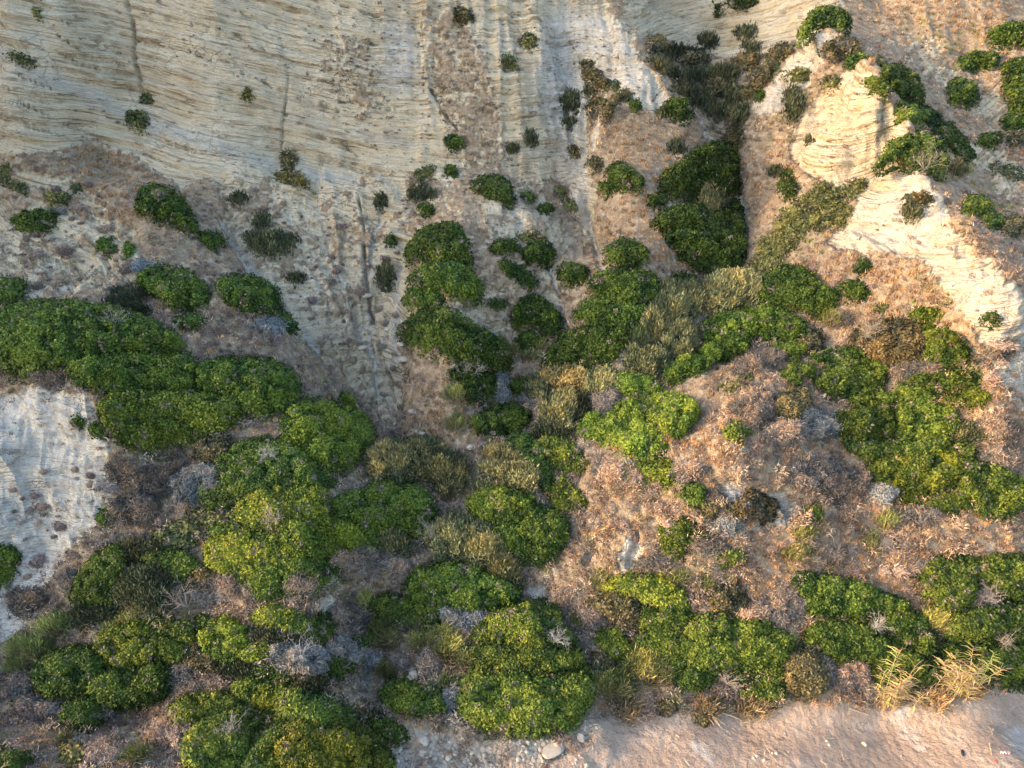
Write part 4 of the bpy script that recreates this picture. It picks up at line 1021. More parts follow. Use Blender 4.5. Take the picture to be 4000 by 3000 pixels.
Y|1321,1478,42,28|round green broom at the right of the largest shrub|c=.75
Y|1265,1503,12,13|small pale broom between the largest shrub and the round broom|
K|1440,1527,20,11|low leathery plant on the beach edge|y=.4
G|1356,1530,18,22|upright straw tuft on the beach edge left of the white stone|
G|1529,1526,20,18|upright straw tuft beside the fallen canes|
G|1623,1528,28,18|spreading straw tuft under the big beach dome|
G|2019,1504,24,16|straw clump between the two cane plants|
G|2090,1482,22,14|straw clump right of the second cane plant|c=.7
K|1518,1552,14,13|squat leathery plant beside the fallen canes|y=.2
K|1574,1302,34,36|dark brown upright bush above the big beach dome|c=.75
L|c9: 80,880 120,780 200,720 330,710 450,740 560,730 650,790 720,860 760,920 740,1000 600,1040 400,1060 240,1080 90,1060|big yellow-green dome by the beach|y=.4 c=1.2
L|c9: 100,1050 240,1060 420,1060 560,1040 720,1020 720,1120 600,1150 430,1130 340,1110 240,1180 160,1150|shaded skirt of the big beach dome|y=.2 c=.9
L|c9: 440,1200 520,1150 620,1110 720,1130 735,1220 690,1260 600,1255 500,1240|low green lobe touching the sand under the big beach dome|y=.3
D|c9: 300,1120 370,1080 430,1150 420,1200 320,1220|dead grey patch under the big beach dome|c=.7
K|c9: 730,930 850,900 920,960 960,1080 950,1190 860,1220 760,1180 740,1060|olive dry shrub right of the big beach dome|c=.85
D|c9: 880,920 950,940 1040,1030 1030,1130 980,1160 930,1060|tall tan dry shrub leaning beside the olive dry one|c=1.1
D|1836,1457,33,32|round dry tan shrub left of the first cane plant|c=1.05 y=.2
D|1884,1492,24,20|low tan dry shrub at the foot of the first cane plant|c=.9
L|c9: 770,500 850,460 960,490 1080,490 1200,540 1300,600 1420,640 1480,680 1400,740 1200,740 1050,700 900,720 830,640|sloping green shrub on the lower right slope|c=1.0
L|c9: 1300,740 1420,690 1540,700 1600,790 1640,860 1640,950 1500,940 1380,860|dark right end of the sloping green shrub|c=.8
L|c9: 850,880 900,790 1000,750 1150,760 1300,780 1350,900 1300,1010 1200,1040 1020,980 920,900|dark shrub below the sloping one left of the first cane plant|c=.75
L|c9: 1330,850 1480,900 1600,930 1650,1000 1660,1130 1540,1170 1400,1160 1240,1120 1260,1000|dark thicket behind the first cane plant|c=.65
L|c9: 1560,430 1640,390 1780,355 1880,380 1900,500 1850,620 1820,700 1720,720 1640,660 1590,560|left top of the thicket at the lower right edge|y=.3 c=.9
L|c9: 1880,380 2050,365 2260,370 2280,620 2080,620 1980,520 1900,480|right top of the thicket at the lower right edge|y=.3 c=.95
L|c9: 1720,740 1860,680 2060,640 2280,640 2280,900 2060,900 1860,900 1740,860|shaded middle of the thicket at the lower right edge|c=.75 y=.2
L|c9: 1700,880 1860,900 2060,900 2280,900 2280,1130 2140,1170 2060,1110 1920,1110 1820,1050 1740,980|bottom of the thicket at the lower right edge by the sand|c=.8
D|2113,1300,34,24|pinkish dead shrub on the lower right thicket|
D|2085,1326,18,12|small dead clump below the pinkish one on the thicket|c=.8
Y|2017,1338,24,20|soft green broom between the two lower right thickets|c=.8
Y|1700,1380,13,12|little broom at the shoulder of the big beach dome|c=.9
B|1581,1208,27,16|bright round shrub on the pink lower slope|y=.2
Y|1735,1152,19,11|pale green broom on the pink slope|c=.8
Y|1916,1124,14,15|yellow-green broom below the right thicket|
Y|1879,1172,12,17|thin pale broom right of the pale green one|c=.7
Y|1720,1195,26,13|greyish broom below the pale green one|c=.55
Y|1455,1248,20,12|green broom behind the lime green crown|c=.7
Y|1522,1262,14,10|short green broom right of the lime green crown|c=.7
Y|1246,1345,13,13|small broom between the pink scrub and the largest shrub|c=.7
Y|1300,1253,14,14|broom at the top of the lime green crown's left side|c=.6
B|c9: -40,230 0,150 60,140 120,200 130,300 60,380 0,330|yellow-green half of the pear-shaped shrub|y=.3 c=.75
L|c9: 40,130 110,100 190,180 280,250 220,290 130,310 110,210|dark half of the pear-shaped shrub|c=.75
L|1497,1071,21,24|upright dark green shrub above the pear-shaped one|
K|1527,1102,18,20|brown shrub beside the upright dark green one|c=.8
K|1629,1098,38,30|round brown dome on the white bare ground|c=.7 y=.6
L|1757,1111,16,16|small round green shrub right of the brown dome|c=1.1 y=.3
K|1588,1102,16,12|little purple brown cushion beside the brown dome|c=.7
S|1575,1135,26,16|pale grey twigs under the brown dome|
L|c6: 580,190 660,140 760,115 870,140 920,230 990,290 1040,350 960,400 900,430 840,390 760,350 640,350 570,290|dark spreading shrub right of the olive row|c=.75
L|1835,632,34,20|low green shrub on the orange slope|c=.9
L|1863,579,14,16|small dark oval shrub on the orange slope|c=.7
W|1900,666,14,8|tiny green sprawl on the orange slope|
B|c6: 200,490 300,430 460,360 560,400 540,520 480,620 400,650 300,690 230,740 100,780 20,850 0,760 90,700 200,660 290,590|long bright green shrub running down from the olive row|c=1.0
L|c6: 550,360 640,340 720,390 800,440 850,500 850,570 760,560 640,560 560,540|deeper green shrub right of the long bright one|c=1.05
B|1705,755,34,18,20|bright lobe under the deeper green shrub|c=.85
B|1724,805,31,22|yellow-green patchy shrub on the pink knoll|c=.75 h=.7
K|c6: 1130,540 1230,460 1400,440 1500,470 1560,560 1560,680 1440,740 1300,720 1180,640|brownish top of the large right thicket|c=.75 y=.3
L|c6: 1500,470 1620,470 1740,540 1820,600 1850,700 1760,760 1600,740 1560,620|upper right shoulder of the large right thicket|c=.8 y=.3
B|2005,689,42,17,15|bright cap with yellow edge above the large right thicket|y=.2
D|1978,800,52,22,-10|reddish brown dead patch across the large right thicket|c=.7
L|1812,772,52,18,-8|low green arm left of the large right thicket|c=.9
L|c6: 970,720 1100,690 1200,700 1340,760 1320,880 1260,960 1180,1000 1120,940 1180,880 1100,850 1000,800|left flank of the large right thicket|c=.85 y=.2
L|c6: 1480,800 1640,760 1800,740 1900,760 1900,860 1780,900 1640,900 1520,880|centre right of the large right thicket|c=.65
W|c6: 1800,600 1860,600 1930,700 1960,800 1900,860 1860,760|thin green fringe at the right of the large right thicket|c=1.1
B|c6: 1720,900 1880,860 1980,900 1960,960 1850,990 1740,970|ragged yellow-green arm of the large right thicket|c=.6 y=.2
L|1893,868,32,22|olive green tuft in the middle of the large right thicket|y=.4 c=1.2
L|1968,862,36,28,15|cauliflower-like crown in the large right thicket|y=.2 c=1.15
Y|1980,902,15,14|pale broom ball in the large right thicket|
B|c6: 1000,1040 1130,1020 1200,960 1330,940 1400,1040 1380,1160 1260,1200 1120,1180 1040,1120|green shrub at the left of the lower right thicket|c=.5
L|c6: 1400,1000 1560,960 1720,980 1790,1080 1700,1180 1560,1200 1420,1160|leafy crown right of the pale broom ball|c=1.1 y=.2
L|c6: 1080,1180 1260,1200 1440,1180 1600,1200 1700,1220 1640,1280 1450,1300 1300,1320 1180,1260|green band between the upper and lower right thickets|c=.9 y=.3
N|2088,938,38,24|dark feathery shrub right of the leafy crown|c=1.1
B|c6: 1260,1330 1450,1290 1640,1270 1760,1250 1800,1340 1760,1450 1600,1520 1420,1500 1290,1420|yellow-green upper left of the lower right thicket|c=.62 y=.3
L|c6: 1780,1270 1920,1330 2050,1380 2160,1450 2180,1600 2000,1620 1850,1560 1760,1450|dark right part of the lower right thicket|c=.9 y=.3
B|c6: 1400,1490 1600,1520 1780,1480 1860,1560 1740,1620 1560,1600 1420,1560|bottom fringe of the lower right thicket|c=.6 y=.4
L|2140,1100,50,18,10|low green shrub trailing right from the lower right thicket|y=.3
L|2200,1085,20,22|green shrub at the right edge by the lower right thicket|
S|1905,1068,26,22|pale grey dead shrub at the left of the lower right thicket|
D|2150,1045,30,20|grey pink shrub on the lower right thicket|
K|1709,877,38,34|dark green and brown shrub on the pink knoll|c=.9
B|1587,935,24,21|yellow-green shrub on the pink slope below the knoll|y=.4
D|1627,882,42,32|large grey-brown dry bush on the pink knoll|c=.75
S|1765,918,46,28|large ashen bush left of the large right thicket|c=.8
W|1578,836,24,11|yellow-green low shrub on the bare white patch|y=.3 c=1.2
W|1613,812,10,7|tiny yellow-green shrub near the bare white patch|y=.3 c=1.3
D|1640,780,46,22,-15|dark pinkish scrub along the top of the knoll|c=.7
D|1820,1050,46,30|brownish grey bush left of the lower right thicket|c=.65
D|1770,1015,34,20|grey-brown bush on the pink slope|c=.8
D|2150,930,40,30|dry grey bush at the right of the dark feathery shrub|c=.8
D|2160,990,40,18|pinkish dry bush at the right edge|
D|2000,1230,44,16|pale dry bush above the lower right thicket's left top|
D|1980,1115,40,20|pinkish shrub under the yellow-green fringe|c=.85
D|1545,1075,16,14|small brown cushion above the brown dome|c=.6
L|2140,691,17,11|small dark green shrub on the right white streak|c=.8
D|1815,690,26,12,10|grey-green scrubby shrub on the orange slope|c=.7
Y|1795,690,20,14|soft green broom on the orange slope|c=.5
D|2170,760,30,20|grey brown shrub on the right white streak|c=.7
D|1290,1330,40,24|faded pink scrub left of the lime green crown|c=.85
D|1170,1330,30,14|dull grey scrub right of the smooth bright dome|c=.7
D|1410,1215,30,14|dry brown scrub above the lime green crown|c=.8
K|1500,130,26,16|olive brown scrub at the head of the shaded valley|c=.7
K|1545,190,24,18|brown scrub beside the broad dark scrub of the valley|c=.7
N|1590,250,20,20|dark scrub at the throat of the valley|c=.9
K|1640,170,26,18,-40|olive scrub climbing the right side of the upper valley|c=.9 y=.3
K|1585,300,16,20|brown scrub in the narrow neck of the valley|c=.7
N|1515,215,20,14|small dark scrub on the left side of the valley|c=.9
K|1420,100,16,20,-40|brown green scrub hugging the white spur crest|c=.9
K|1470,190,20,10,45|olive scrub strip under the white spur crest|c=.8
W|1660,150,24,14,-35|yellow-green scrub above the white chute|y=.3
W|1800,470,44,20,-25|yellowish green mat at the top of the right valley bank|y=.2
W|1650,570,36,18,-20|pale green mat at the bottom of the right valley bank|y=.2 c=1.1
W|1840,410,34,14,-30|thin green mat under the orange ridge face|c=.9
K|690,1105,30,20|brown-green shadowed foliage between the bright dome and the deep green shrub|c=.7
L|770,1165,50,34|dark green shrub linking the left-centre domes|c=.8
L|470,1075,40,30|dark green shrub under the bristly grey-green one|c=.8
W|455,1120,45,24|patchy olive scrub below the bristly grey-green shrub|c=.9
N|360,1230,34,26|dark ragged shrub between the dense left dome and the ragged shrub|c=1.2
K|430,1250,30,28|grey-brown shrub right of the dark grey-green one|c=.7
L|580,1275,32,20|low green foliage round the small round dead bush|c=.9
L|455,1360,30,26|green shrub joining the lower left thicket to the tall yellow-green one|c=.8
K|440,1420,34,34|dull brown-green shrub below the joining one|c=.7
N|520,1450,40,22|dark green shrub under the tall yellow-green one|c=1.2
L|600,1455,44,26|green shrub in the twigs above the bottom thicket|c=.8
L|690,1360,26,30|dark green shrub behind the bluish twigs|c=.8
L|370,1360,40,24|green crest of the lower left thicket near the pale skeleton bush|c=.85
L|480,1530,40,34|yellow-green shrub between the bottom thicket's two halves|c=1 y=.4
L|570,1640,60,30|olive foliage at the bottom edge under the left bottom thicket|c=.9 y=.5
L|640,1530,40,44|green shrub between the domed top and the bright tip|c=.9 y=.3
S|350,1475,18,16|pale grey twigs among the lower left thicket|c=.8
O|1215,880,30,36|olive foliage in the middle of the wind-bent bush|c=.8
K|1300,1440,22,40|brown-green shrub on the left of the broom bank|c=.7
L|1480,1440,36,44|green shrub squeezed left of the big beach dome|c=.8
L|1450,1340,40,30|green shrub right under the lime green crown|c=.9
L|1830,830,60,34|dark green foliage at the heart of the large right thicket|c=.75
B|1870,800,36,22|yellow-green foliage left of the reddish dead patch|c=.6
L|1990,970,50,34|green foliage linking the lower crowns of the right thicket|c=1 y=.2
L|2060,985,34,28|ragged green foliage below the dark feathery shrub|c=.8 y=.2
K|2045,830,34,24|olive foliage right of the reddish dead patch|c=.8
L|2030,1090,60,18|thin green fringe under the lower right thicket|c=.9 y=.4
K|1750,740,26,22|brown scrubby patch right of the deeper green shrub|c=.7
D|1745,1030,40,26|pinkish brown bush left of the brownish grey one|
D|1690,940,40,26|tan and grey bush beneath the dark green and brown shrub|
D|1480,1020,34,18|pink dry shrub under the thin yellow-green shrub|
D|1310,1020,30,24|pinkish grey shrub on the rim of the knoll|
D|1530,1180,34,20|pinkish bush right of the pear-shaped shrub|c=.9
D|1640,1330,46,30|lilac pink bush above the right side of the big beach dome|
D|1700,1300,34,34|pale pink bush left of the sloping green shrub|c=1.05
D|760,1330,34,24|greyish pink bush below the central path|c=.8
S|745,1400,30,24|silvery bush right of the bluish twig tangle|c=.75
D|860,1430,20,16|straw grey bush between the dull broom and the yellow ones|c=.9
D|60,1300,32,26|dark grey-brown bush left of the dark tangle|c=.6
D|160,1260,30,22|grey bush between the white bluff and the dark tangle|c=.8
D|300,1100,44,30|brown scrubby bush on the slope right of the white bluff|c=.6
D|340,1040,36,26|purple-brown bush below the lowest lobe of the thicket|c=.6
D|360,970,30,18|grey lilac bush at the foot of the thicket|c=.8
D|270,1020,30,22|dull brown bush beside the bluff edge|c=.6
"""
for ln in PLANTS.strip().split('\n'):
    f_ = ln.split('|')
    if f_[2] == 'x': continue
    sh_ = f_[1].strip()
    if sh_.startswith('V:'): sh_ = sh_[2:].strip()
    plant(f_[0], sh_, f_[2], f_[3])

# ------------------------------------------------------------------ ground cover: countless dry cushions and grasses
def cover_mesh(C, r, colr, m, rng, grass, flat=.75, dmin=0.0):
    """m small triangles per plant, spread over a dome (cushion) or standing up (grass)"""
    n = len(C)
    C = np.repeat(C, m, 0); R_ = np.repeat(r, m)[:, None]; col = np.repeat(colr, m, 0); g = np.repeat(grass, m)[:, None]
    u = unit(rng.normal(size=(n*m, 3))); u[:, 2] = np.abs(u[:, 2])*.9
    u = unit(u + np.array([0, -.25, .15]))
    cush_p = C + u*R_*rng.uniform(.55, 1, (n*m, 1))*np.array([1, 1, flat])
    cd = unit(u*.6 + unit(rng.normal(size=(n*m, 3)))*.9)
    gp = C + rng.normal(size=(n*m, 3))*R_*np.array([.45, .45, .08])
    gd = unit(np.array([0, -.1, 1.0]) + rng.normal(size=(n*m, 3))*.28)
    p = np.where(g, gp, cush_p); d = np.where(g, gd, cd)
    Ln = np.where(g, R_*rng.uniform(.7, 1.7, (n*m, 1)), R_*rng.uniform(.25, .55, (n*m, 1)))
    b = unit(np.cross(d, unit(rng.normal(size=(n*m, 3)))))
    wd = np.maximum(np.where(g, .008+R_*.022, .008+R_*.042), dmin)
    V = np.stack([p-b*wd, p+b*wd, p+d*Ln], 1).reshape(-1, 3)
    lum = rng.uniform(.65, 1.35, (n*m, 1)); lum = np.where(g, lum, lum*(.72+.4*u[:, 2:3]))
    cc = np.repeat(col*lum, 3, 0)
    return V, np.arange(n*m*3).reshape(-1, 3), cc

rng = np.random.default_rng(55)
NT = 64000
tx = rng.uniform(-330, 2540, NT); ty = rng.uniform(-190, 1860, NT)
ro, sa, wh, stn_ = (samp(A, tx, ty) for A in (A_rock, A_sand, A_white, A_stony))
pn = fbm(tx/45, ty/45, 0, 4, 201); pn2 = fbm(tx/120, ty/120, 0, 3, 202)
upper = 1-.15*smooth(760, 640, ty)*(tx < 1350)
cl = inside(P('660,0 1300,0 1480,260 1290,300 1240,400 1000,400 760,330 660,200'), tx, ty)
prob = cl*.16 + (1-.8*samp(A_run, tx, ty))*upper*(1-.93*smooth(.25, .75, ro+.25*pn))*(1-np.clip(sa*1.3, 0, 1))*(1-.85*np.clip(stn_, 0, 1))*(1-.35*smooth(.15, .5, pn))
k = rng.uniform(size=NT) < prob
tx, ty, pn, pn2, ro = tx[k], ty[k], pn[k], pn2[k], ro[k]
C = at(tx, ty); dd = np.linalg.norm(C-np.array([0, 0, CAMH]), axis=1)
C = C - WDIR*.04
NK = len(tx); onc = inside(P('660,0 1300,0 1480,260 1290,300 1240,400 1000,400 760,330 660,200'), tx, ty) & (ro > .5)
warm = smooth(1150, 1750, tx + 200*pn2 - .0*ty)
PAL = np.array([[.235, .190, .168], [.175, .132, .105], [.340, .270, .205], [.400, .290, .210], [.430, .275, .150], [.215, .215, .110], [.310, .280, .240], [.50, .39, .25]])
z1 = rng.uniform(size=NK)
ccat = np.select([z1 < .26-.10*warm, z1 < .44-.12*warm, z1 < .62-.08*warm, z1 < .66+.10*warm, z1 < .80+.07*warm, z1 < .86+.03*warm, z1 < .95], [0, 1, 2, 3, 4, 5, 6], 7)
col = PAL[ccat]*(1+.10*warm[:, None]*np.array([1.2, .3, -.5]))*(1+.25*pn[:, None])
col *= (1 + .18*rng.normal(size=(NK, 1)))
grass = ((ccat == 4) | (ccat == 7) | ((ccat == 3) & (rng.uniform(size=NK) < .5))) & (rng.uniform(size=NK) < .85)
ru, dk, gr = (samp(A, tx, ty) for A in (A_rust, A_dark, A_green))
zz = rng.uniform(size=(3, NK))
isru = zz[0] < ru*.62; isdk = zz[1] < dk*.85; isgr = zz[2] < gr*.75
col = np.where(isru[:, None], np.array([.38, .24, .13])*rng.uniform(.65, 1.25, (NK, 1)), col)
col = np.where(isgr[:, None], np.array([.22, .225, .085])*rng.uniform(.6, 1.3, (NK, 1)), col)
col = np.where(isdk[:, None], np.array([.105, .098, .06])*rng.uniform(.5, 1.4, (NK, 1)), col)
grass = np.where(isru, rng.uniform(size=NK) < .7, np.where(isdk | isgr, rng.uniform(size=NK) < .3, grass))
col = np.where(onc[:, None], np.array([.14, .12, .10])*rng.uniform(.5, 1.5, (NK, 1)), col)
r = rng.uniform(.10, .30, NK)*np.where(onc, .75, 1)*(1+.9*(rng.uniform(size=NK) < .14)*(dd < 45))*(1+.7*isdk)*(1+.8*(rng.uniform(size=NK) < .12))*np.where(ro > .4, .75, 1)
r = np.where(grass, np.minimum(r*.8, .21), np.minimum(r, .6))
near = dd < 46
r = np.where(near, r, r*1.25)
mv = (rng.uniform(size=NK) < .5) & ~near & ~isru & ~isgr & ~isdk & ~onc
col = np.where(mv[:, None], np.array([.20, .155, .135])*rng.uniform(.6, 1.4, (NK, 1)), col)
parts_ = []
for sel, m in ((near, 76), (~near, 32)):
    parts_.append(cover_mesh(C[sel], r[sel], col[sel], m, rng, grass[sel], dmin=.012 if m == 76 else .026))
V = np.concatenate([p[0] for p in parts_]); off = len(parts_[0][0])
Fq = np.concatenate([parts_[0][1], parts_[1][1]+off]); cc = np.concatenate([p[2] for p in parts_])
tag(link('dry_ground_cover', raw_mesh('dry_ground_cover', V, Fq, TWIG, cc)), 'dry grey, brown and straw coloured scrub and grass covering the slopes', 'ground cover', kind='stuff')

# ------------------------------------------------------------------ single dry cushions and dark cliff tufts, copies of a few
def cushion_master(name, c, seed, m=280, flat=.75):
    rg = np.random.default_rng(seed)
    V, Fq, cc = cover_mesh(np.zeros((1, 3)), np.ones(1), np.array([c]), m, rg, np.zeros(1, bool), flat, .04 if name == 'cliff_tuft' else .02)
    V = V*(1+.35*np.repeat(np.repeat(fbm(V[::3, 0]*1.5, V[::3, 1]*1.5, seed, 2, seed), 3)[:, None], 3, 1))
    # a low rounded heart that holds the twigs together
    t = np.linspace(0, 2*math.pi, 10, endpoint=False); rings = [(1.0, -.12), (.85, .28), (.5, .52)]
    hv = [[rr*.8*math.cos(a), rr*.8*math.sin(a), zz] for rr, zz in rings for a in t] + [[0, 0, .6]]
    hf = []
    for q_ in range(2):
        for i in range(10):
            a, b = q_*10+i, q_*10+(i+1) % 10
            hf += [[a, b, b+10], [a, b+10, a+10]]
    hf += [[20+i, 20+(i+1) % 10, 30] for i in range(10)]
    hv = np.array(hv); n0 = len(V)
    if name == 'cliff_tuft': return raw_mesh(name, V*np.array([1, 1, .8]), Fq, TWIG, cc)
    return raw_mesh(name, np.concatenate([V, hv]), np.concatenate([Fq, np.array(hf)+n0]), TWIG, np.concatenate([cc, np.tile(np.array(c)*.7, (len(hv), 1))]))
def ORD(n):
    return str(n) + ('th' if 10 < n % 100 < 14 else {1: 'st', 2: 'nd', 3: 'rd'}.get(n % 10, 'th'))
def scatter_things(name, cat, masters, regions, seed):
    rg = np.random.default_rng(seed)
    for poly, n, r0, r1, label, group in regions:
        poly = P(poly); x0, y0 = poly.min(0); x1, y1 = poly.max(0); got = []; r0 *= .7; r1 *= 1.1
        src = None; tries = 0; objs_ = []
        while len(got) < n and tries < 6000:
            tries += 1
            x, y = rg.uniform(x0, x1), rg.uniform(y0, y1)
            if not inside(poly, np.array([x]), np.array([y]))[0]: continue
            p = at(np.array([x]), np.array([y]))[0]; rr = r0+(r1-r0)*rg.uniform()**1.8
            if any(np.linalg.norm(p-g) < 1.6*max(rr, .3) for g in got): continue
            got.append(p)
            mm = masters[rg.integers(len(masters))]
            if src is None:
                o = bpy.data.objects.new(name, mm); src = o
            else:
                o = src.copy(); o.data = mm
            COL.objects.link(o)
            o.location = p - WDIR*rr*.12; s_ = rr; flat_ = rg.uniform(.7, 1.4)
            o.scale = (s_*flat_, s_*rg.uniform(.85, 1.15), s_*rg.uniform(.7, 1.05)); o.rotation_euler = (rg.uniform(.15, .4), rg.uniform(-.15, .15), rg.uniform(0, .6))
            tag(o, label, cat, group); objs_.append((float(project(*o.location)[0]), o))
        objs_.sort(key=lambda t_: t_[0])
        for i_, (_, o) in enumerate(objs_):
            o['label'] = label + ', ' + ('leftmost of its patch' if i_ == 0 else 'rightmost of its patch' if i_ == len(objs_)-1 else ORD(i_+1) + ' from the left')
M_dry = [cushion_master('dry_cushion', c, 300+i) for i, c in enumerate([(.21, .165, .155), (.27, .205, .17), (.17, .13, .11), (.30, .235, .19), (.23, .21, .195)])]
M_warm = [cushion_master('dry_cushion', c, 320+i) for i, c in enumerate([(.33, .24, .19), (.29, .205, .165), (.38, .28, .215), (.26, .215, .18)])]
M_dark = [cushion_master('cliff_tuft', c, 340+i, 110) for i, c in enumerate([(.085, .072, .06), (.12, .10, .085), (.065, .075, .045)])]
scatter_things('cliff_tuft', 'cliff plant', M_dark, [
 ('690,70 800,70 850,260 760,300 690,220', 40, .16, .40, 'small dark tuft on the scrubby upper cliff patch', 'dark tufts on the upper cliff patch'),
 ('900,40 1000,60 1060,140 1100,300 1110,400 1020,380 960,260 900,150', 55, .16, .45, 'small dark tuft on the brown cliff buttress', 'dark tufts on the cliff buttress'),
 ('160,220 330,290 520,340 560,370 330,310 200,250', 12, .12, .26, 'tiny dark tuft on the left cliff\'s grey band', 'dark tufts on the grey band'),
 ('1130,260 1210,100 1290,60 1400,170 1440,250 1290,220 1230,380 1160,380', 34, .14, .36, 'small dark tuft on the ribs of the white cliff', 'dark tufts on the white ribs'),
 ('1700,330 1860,170 1930,280 1880,370 1790,360', 20, .14, .32, 'small dark tuft on the orange and white ridge face', 'dark tufts on the ridge face'),
 ('1840,480 1960,520 2080,640 2180,760 2150,620 2050,490 1960,440', 16, .16, .36, 'small brown tuft on the lower white triangle', 'brown tufts on the lower triangle'),
], 401)
scatter_things('dry_cushion', 'dry shrub', M_dry, [
 ('20,390 200,400 330,560 200,620 0,620', 34, .25, .55, 'grey brown cushion on the pale upper left slope', 'cushions on the upper left slope'),
 ('470,560 620,760 700,900 520,900 450,700', 26, .25, .5, 'grey cushion on the slope above the oval shrub', 'cushions above the oval shrub'),
 ('20,1000 230,1000 210,1130 120,1200 20,1330', 18, .2, .42, 'brown cushion on the white bluff', 'cushions on the white bluff'),
 ('460,400 880,400 870,800 850,900 720,780', 44, .22, .42, 'small dry cushion in the fan of stony gullies', 'cushions in the gully fan'),
 ('250,1000 400,1000 390,1130 220,1280 160,1250', 16, .35, .7, 'purple brown dry shrub right of the white bluff', 'dry shrubs beside the bluff'),
], 402)
scatter_things('dry_cushion', 'dry shrub', M_warm, [
 ('1280,980 1480,1000 1500,1100 1380,1180 1280,1120', 22, .3, .55, 'pinkish cushion on the knoll below the bright mat', 'pink cushions on the knoll'),
 ('1560,1160 1960,1160 1980,1280 1700,1260 1560,1240', 34, .3, .6, 'pinkish cushion on the slope above the sloping shrub', 'pink cushions on the lower right slope'),
 ('1700,560 1960,600 2000,670 1760,640', 24, .22, .45, 'rusty cushion on the orange slope under the white triangle', 'cushions on the orange slope'),
 ('2080,700 2212,760 2212,980 2140,900', 16, .3, .6, 'brown cushion on the streaked right edge slope', 'cushions on the right edge slope'),
 ('1240,1340 1290,1400 1270,1490 1200,1390', 8, .25, .45, 'lilac grey cushion beside the broom bank', 'cushions beside the largest shrub'),
 ('1500,1310 1690,1330 1720,1370 1650,1340', 8, .3, .5, 'pink grey cushion above the big beach dome', 'cushions above the beach dome'),
], 403)

# ------------------------------------------------------------------ stones
STONE, N_, L_, B_ = new_mat('pale_stone')
g_ = N_.new('ShaderNodeNewGeometry')
L_.new(mixc(N_, L_, noise(N_, L_, g_.outputs['Position'], 7, 4), (.26, .225, .18), (.50, .45, .37)), B_.inputs['Base Color']); B_.inputs['Roughness'].default_value = .9
def ico(sub):
    import bmesh
    bm = bmesh.new(); bmesh.ops.create_icosphere(bm, subdivisions=sub, radius=1)
    v = np.array([x.co[:] for x in bm.verts]); f = np.array([[q_.index for q_ in p.verts] for p in bm.faces]); bm.free(); return v, f
IV, IF = ico(1); IV2, IF2 = ico(3)
def rocks_stuff(name, label, polys, n, r0, r1, seed):
    rg = np.random.default_rng(seed); Vs = []; 
    A = area([(1, p) for p in polys], 2)
    x = rg.uniform(0, 2212, n*14); y = rg.uniform(0, 1700, n*14)
    k = samp(A, x, y) > rg.uniform(.3, 1, len(x)); k &= fbm(x/30, y/30, 0, 3, seed) > -.15
    x, y = x[k][:n], y[k][:n]
    C = at(x, y); rr = r0 + (r1-r0)*rg.uniform(size=len(x))**4
    V = IV[None]*(1+.35*rg.normal(size=(len(x), len(IV), 1)).clip(-1, 1))*rr[:, None, None]*np.stack([rg.uniform(.8, 1.5, len(x)), rg.uniform(.7, 1.1, len(x)), rg.uniform(.4, .7, len(x))], -1)[:, None]
    a = rg.uniform(0, 6.28, len(x)); ca, sa_ = np.cos(a)[:, None], np.sin(a)[:, None]
    V = np.stack([V[..., 0]*ca-V[..., 1]*sa_, V[..., 0]*sa_+V[..., 1]*ca, V[..., 2]], -1) + C[:, None] + np.array([0, 0, -.01])
    Fq = (IF[None] + (np.arange(len(x))*len(IV))[:, None, None]).reshape(-1, 3)
    tag(link(name, raw_mesh(name, V.reshape(-1, 3), Fq, STONE)), label, 'stones', kind='stuff')
rocks_stuff('beach_rubble', 'grey white broken stones strewn along the foot of the slope', ['850,1590 990,1600 1150,1600 1300,1560 1320,1700 820,1700', '780,1440 880,1430 930,1475 880,1480 800,1490'], 2600, .03, .17, 501)
rocks_stuff('gully_rubble', 'pale stones lying in the stony gullies below the cliff', ['470,470 600,640 690,760 660,750 560,640', '790,560 880,480 885,560 860,740 870,900 840,940 820,740', '600,440 900,420 880,640 800,800 700,640'], 1300, .04, .17, 502)
def rock(shape, label, seed, sc=(1.2, 1, .75), name='stone', group=None):
    rg = np.random.default_rng(seed); cx, cy, rpx = shape
    p = at(np.array([cx]), np.array([cy]))[0]; r = rpx*float(project(*p)[2])/F
    o3 = rg.uniform(0, 99)
    V = IV2*(1+.32*fbm(IV2[:, 0]*1.3+o3, IV2[:, 1]*1.3, IV2[:, 2]*1.3, 3, seed))[:, None]
    for _ in range(7):                                      # broken faces
        nn = unit(rg.normal(size=3)); lim = rg.uniform(.62, .85); dp = V@nn
        V = V - np.maximum(dp-lim, 0)[:, None]*nn
    V = V*np.array(sc)*r
    a = rg.uniform(0, 6.28); V = np.stack([V[:, 0]*math.cos(a)-V[:, 1]*math.sin(a), V[:, 0]*math.sin(a)+V[:, 1]*math.cos(a), V[:, 2]], -1)
    tag(link(name, raw_mesh(name, V, IF2, STONE), loc=p+np.array([0, 0, r*.2])), label, 'boulder' if name == 'boulder' else 'stone', group)
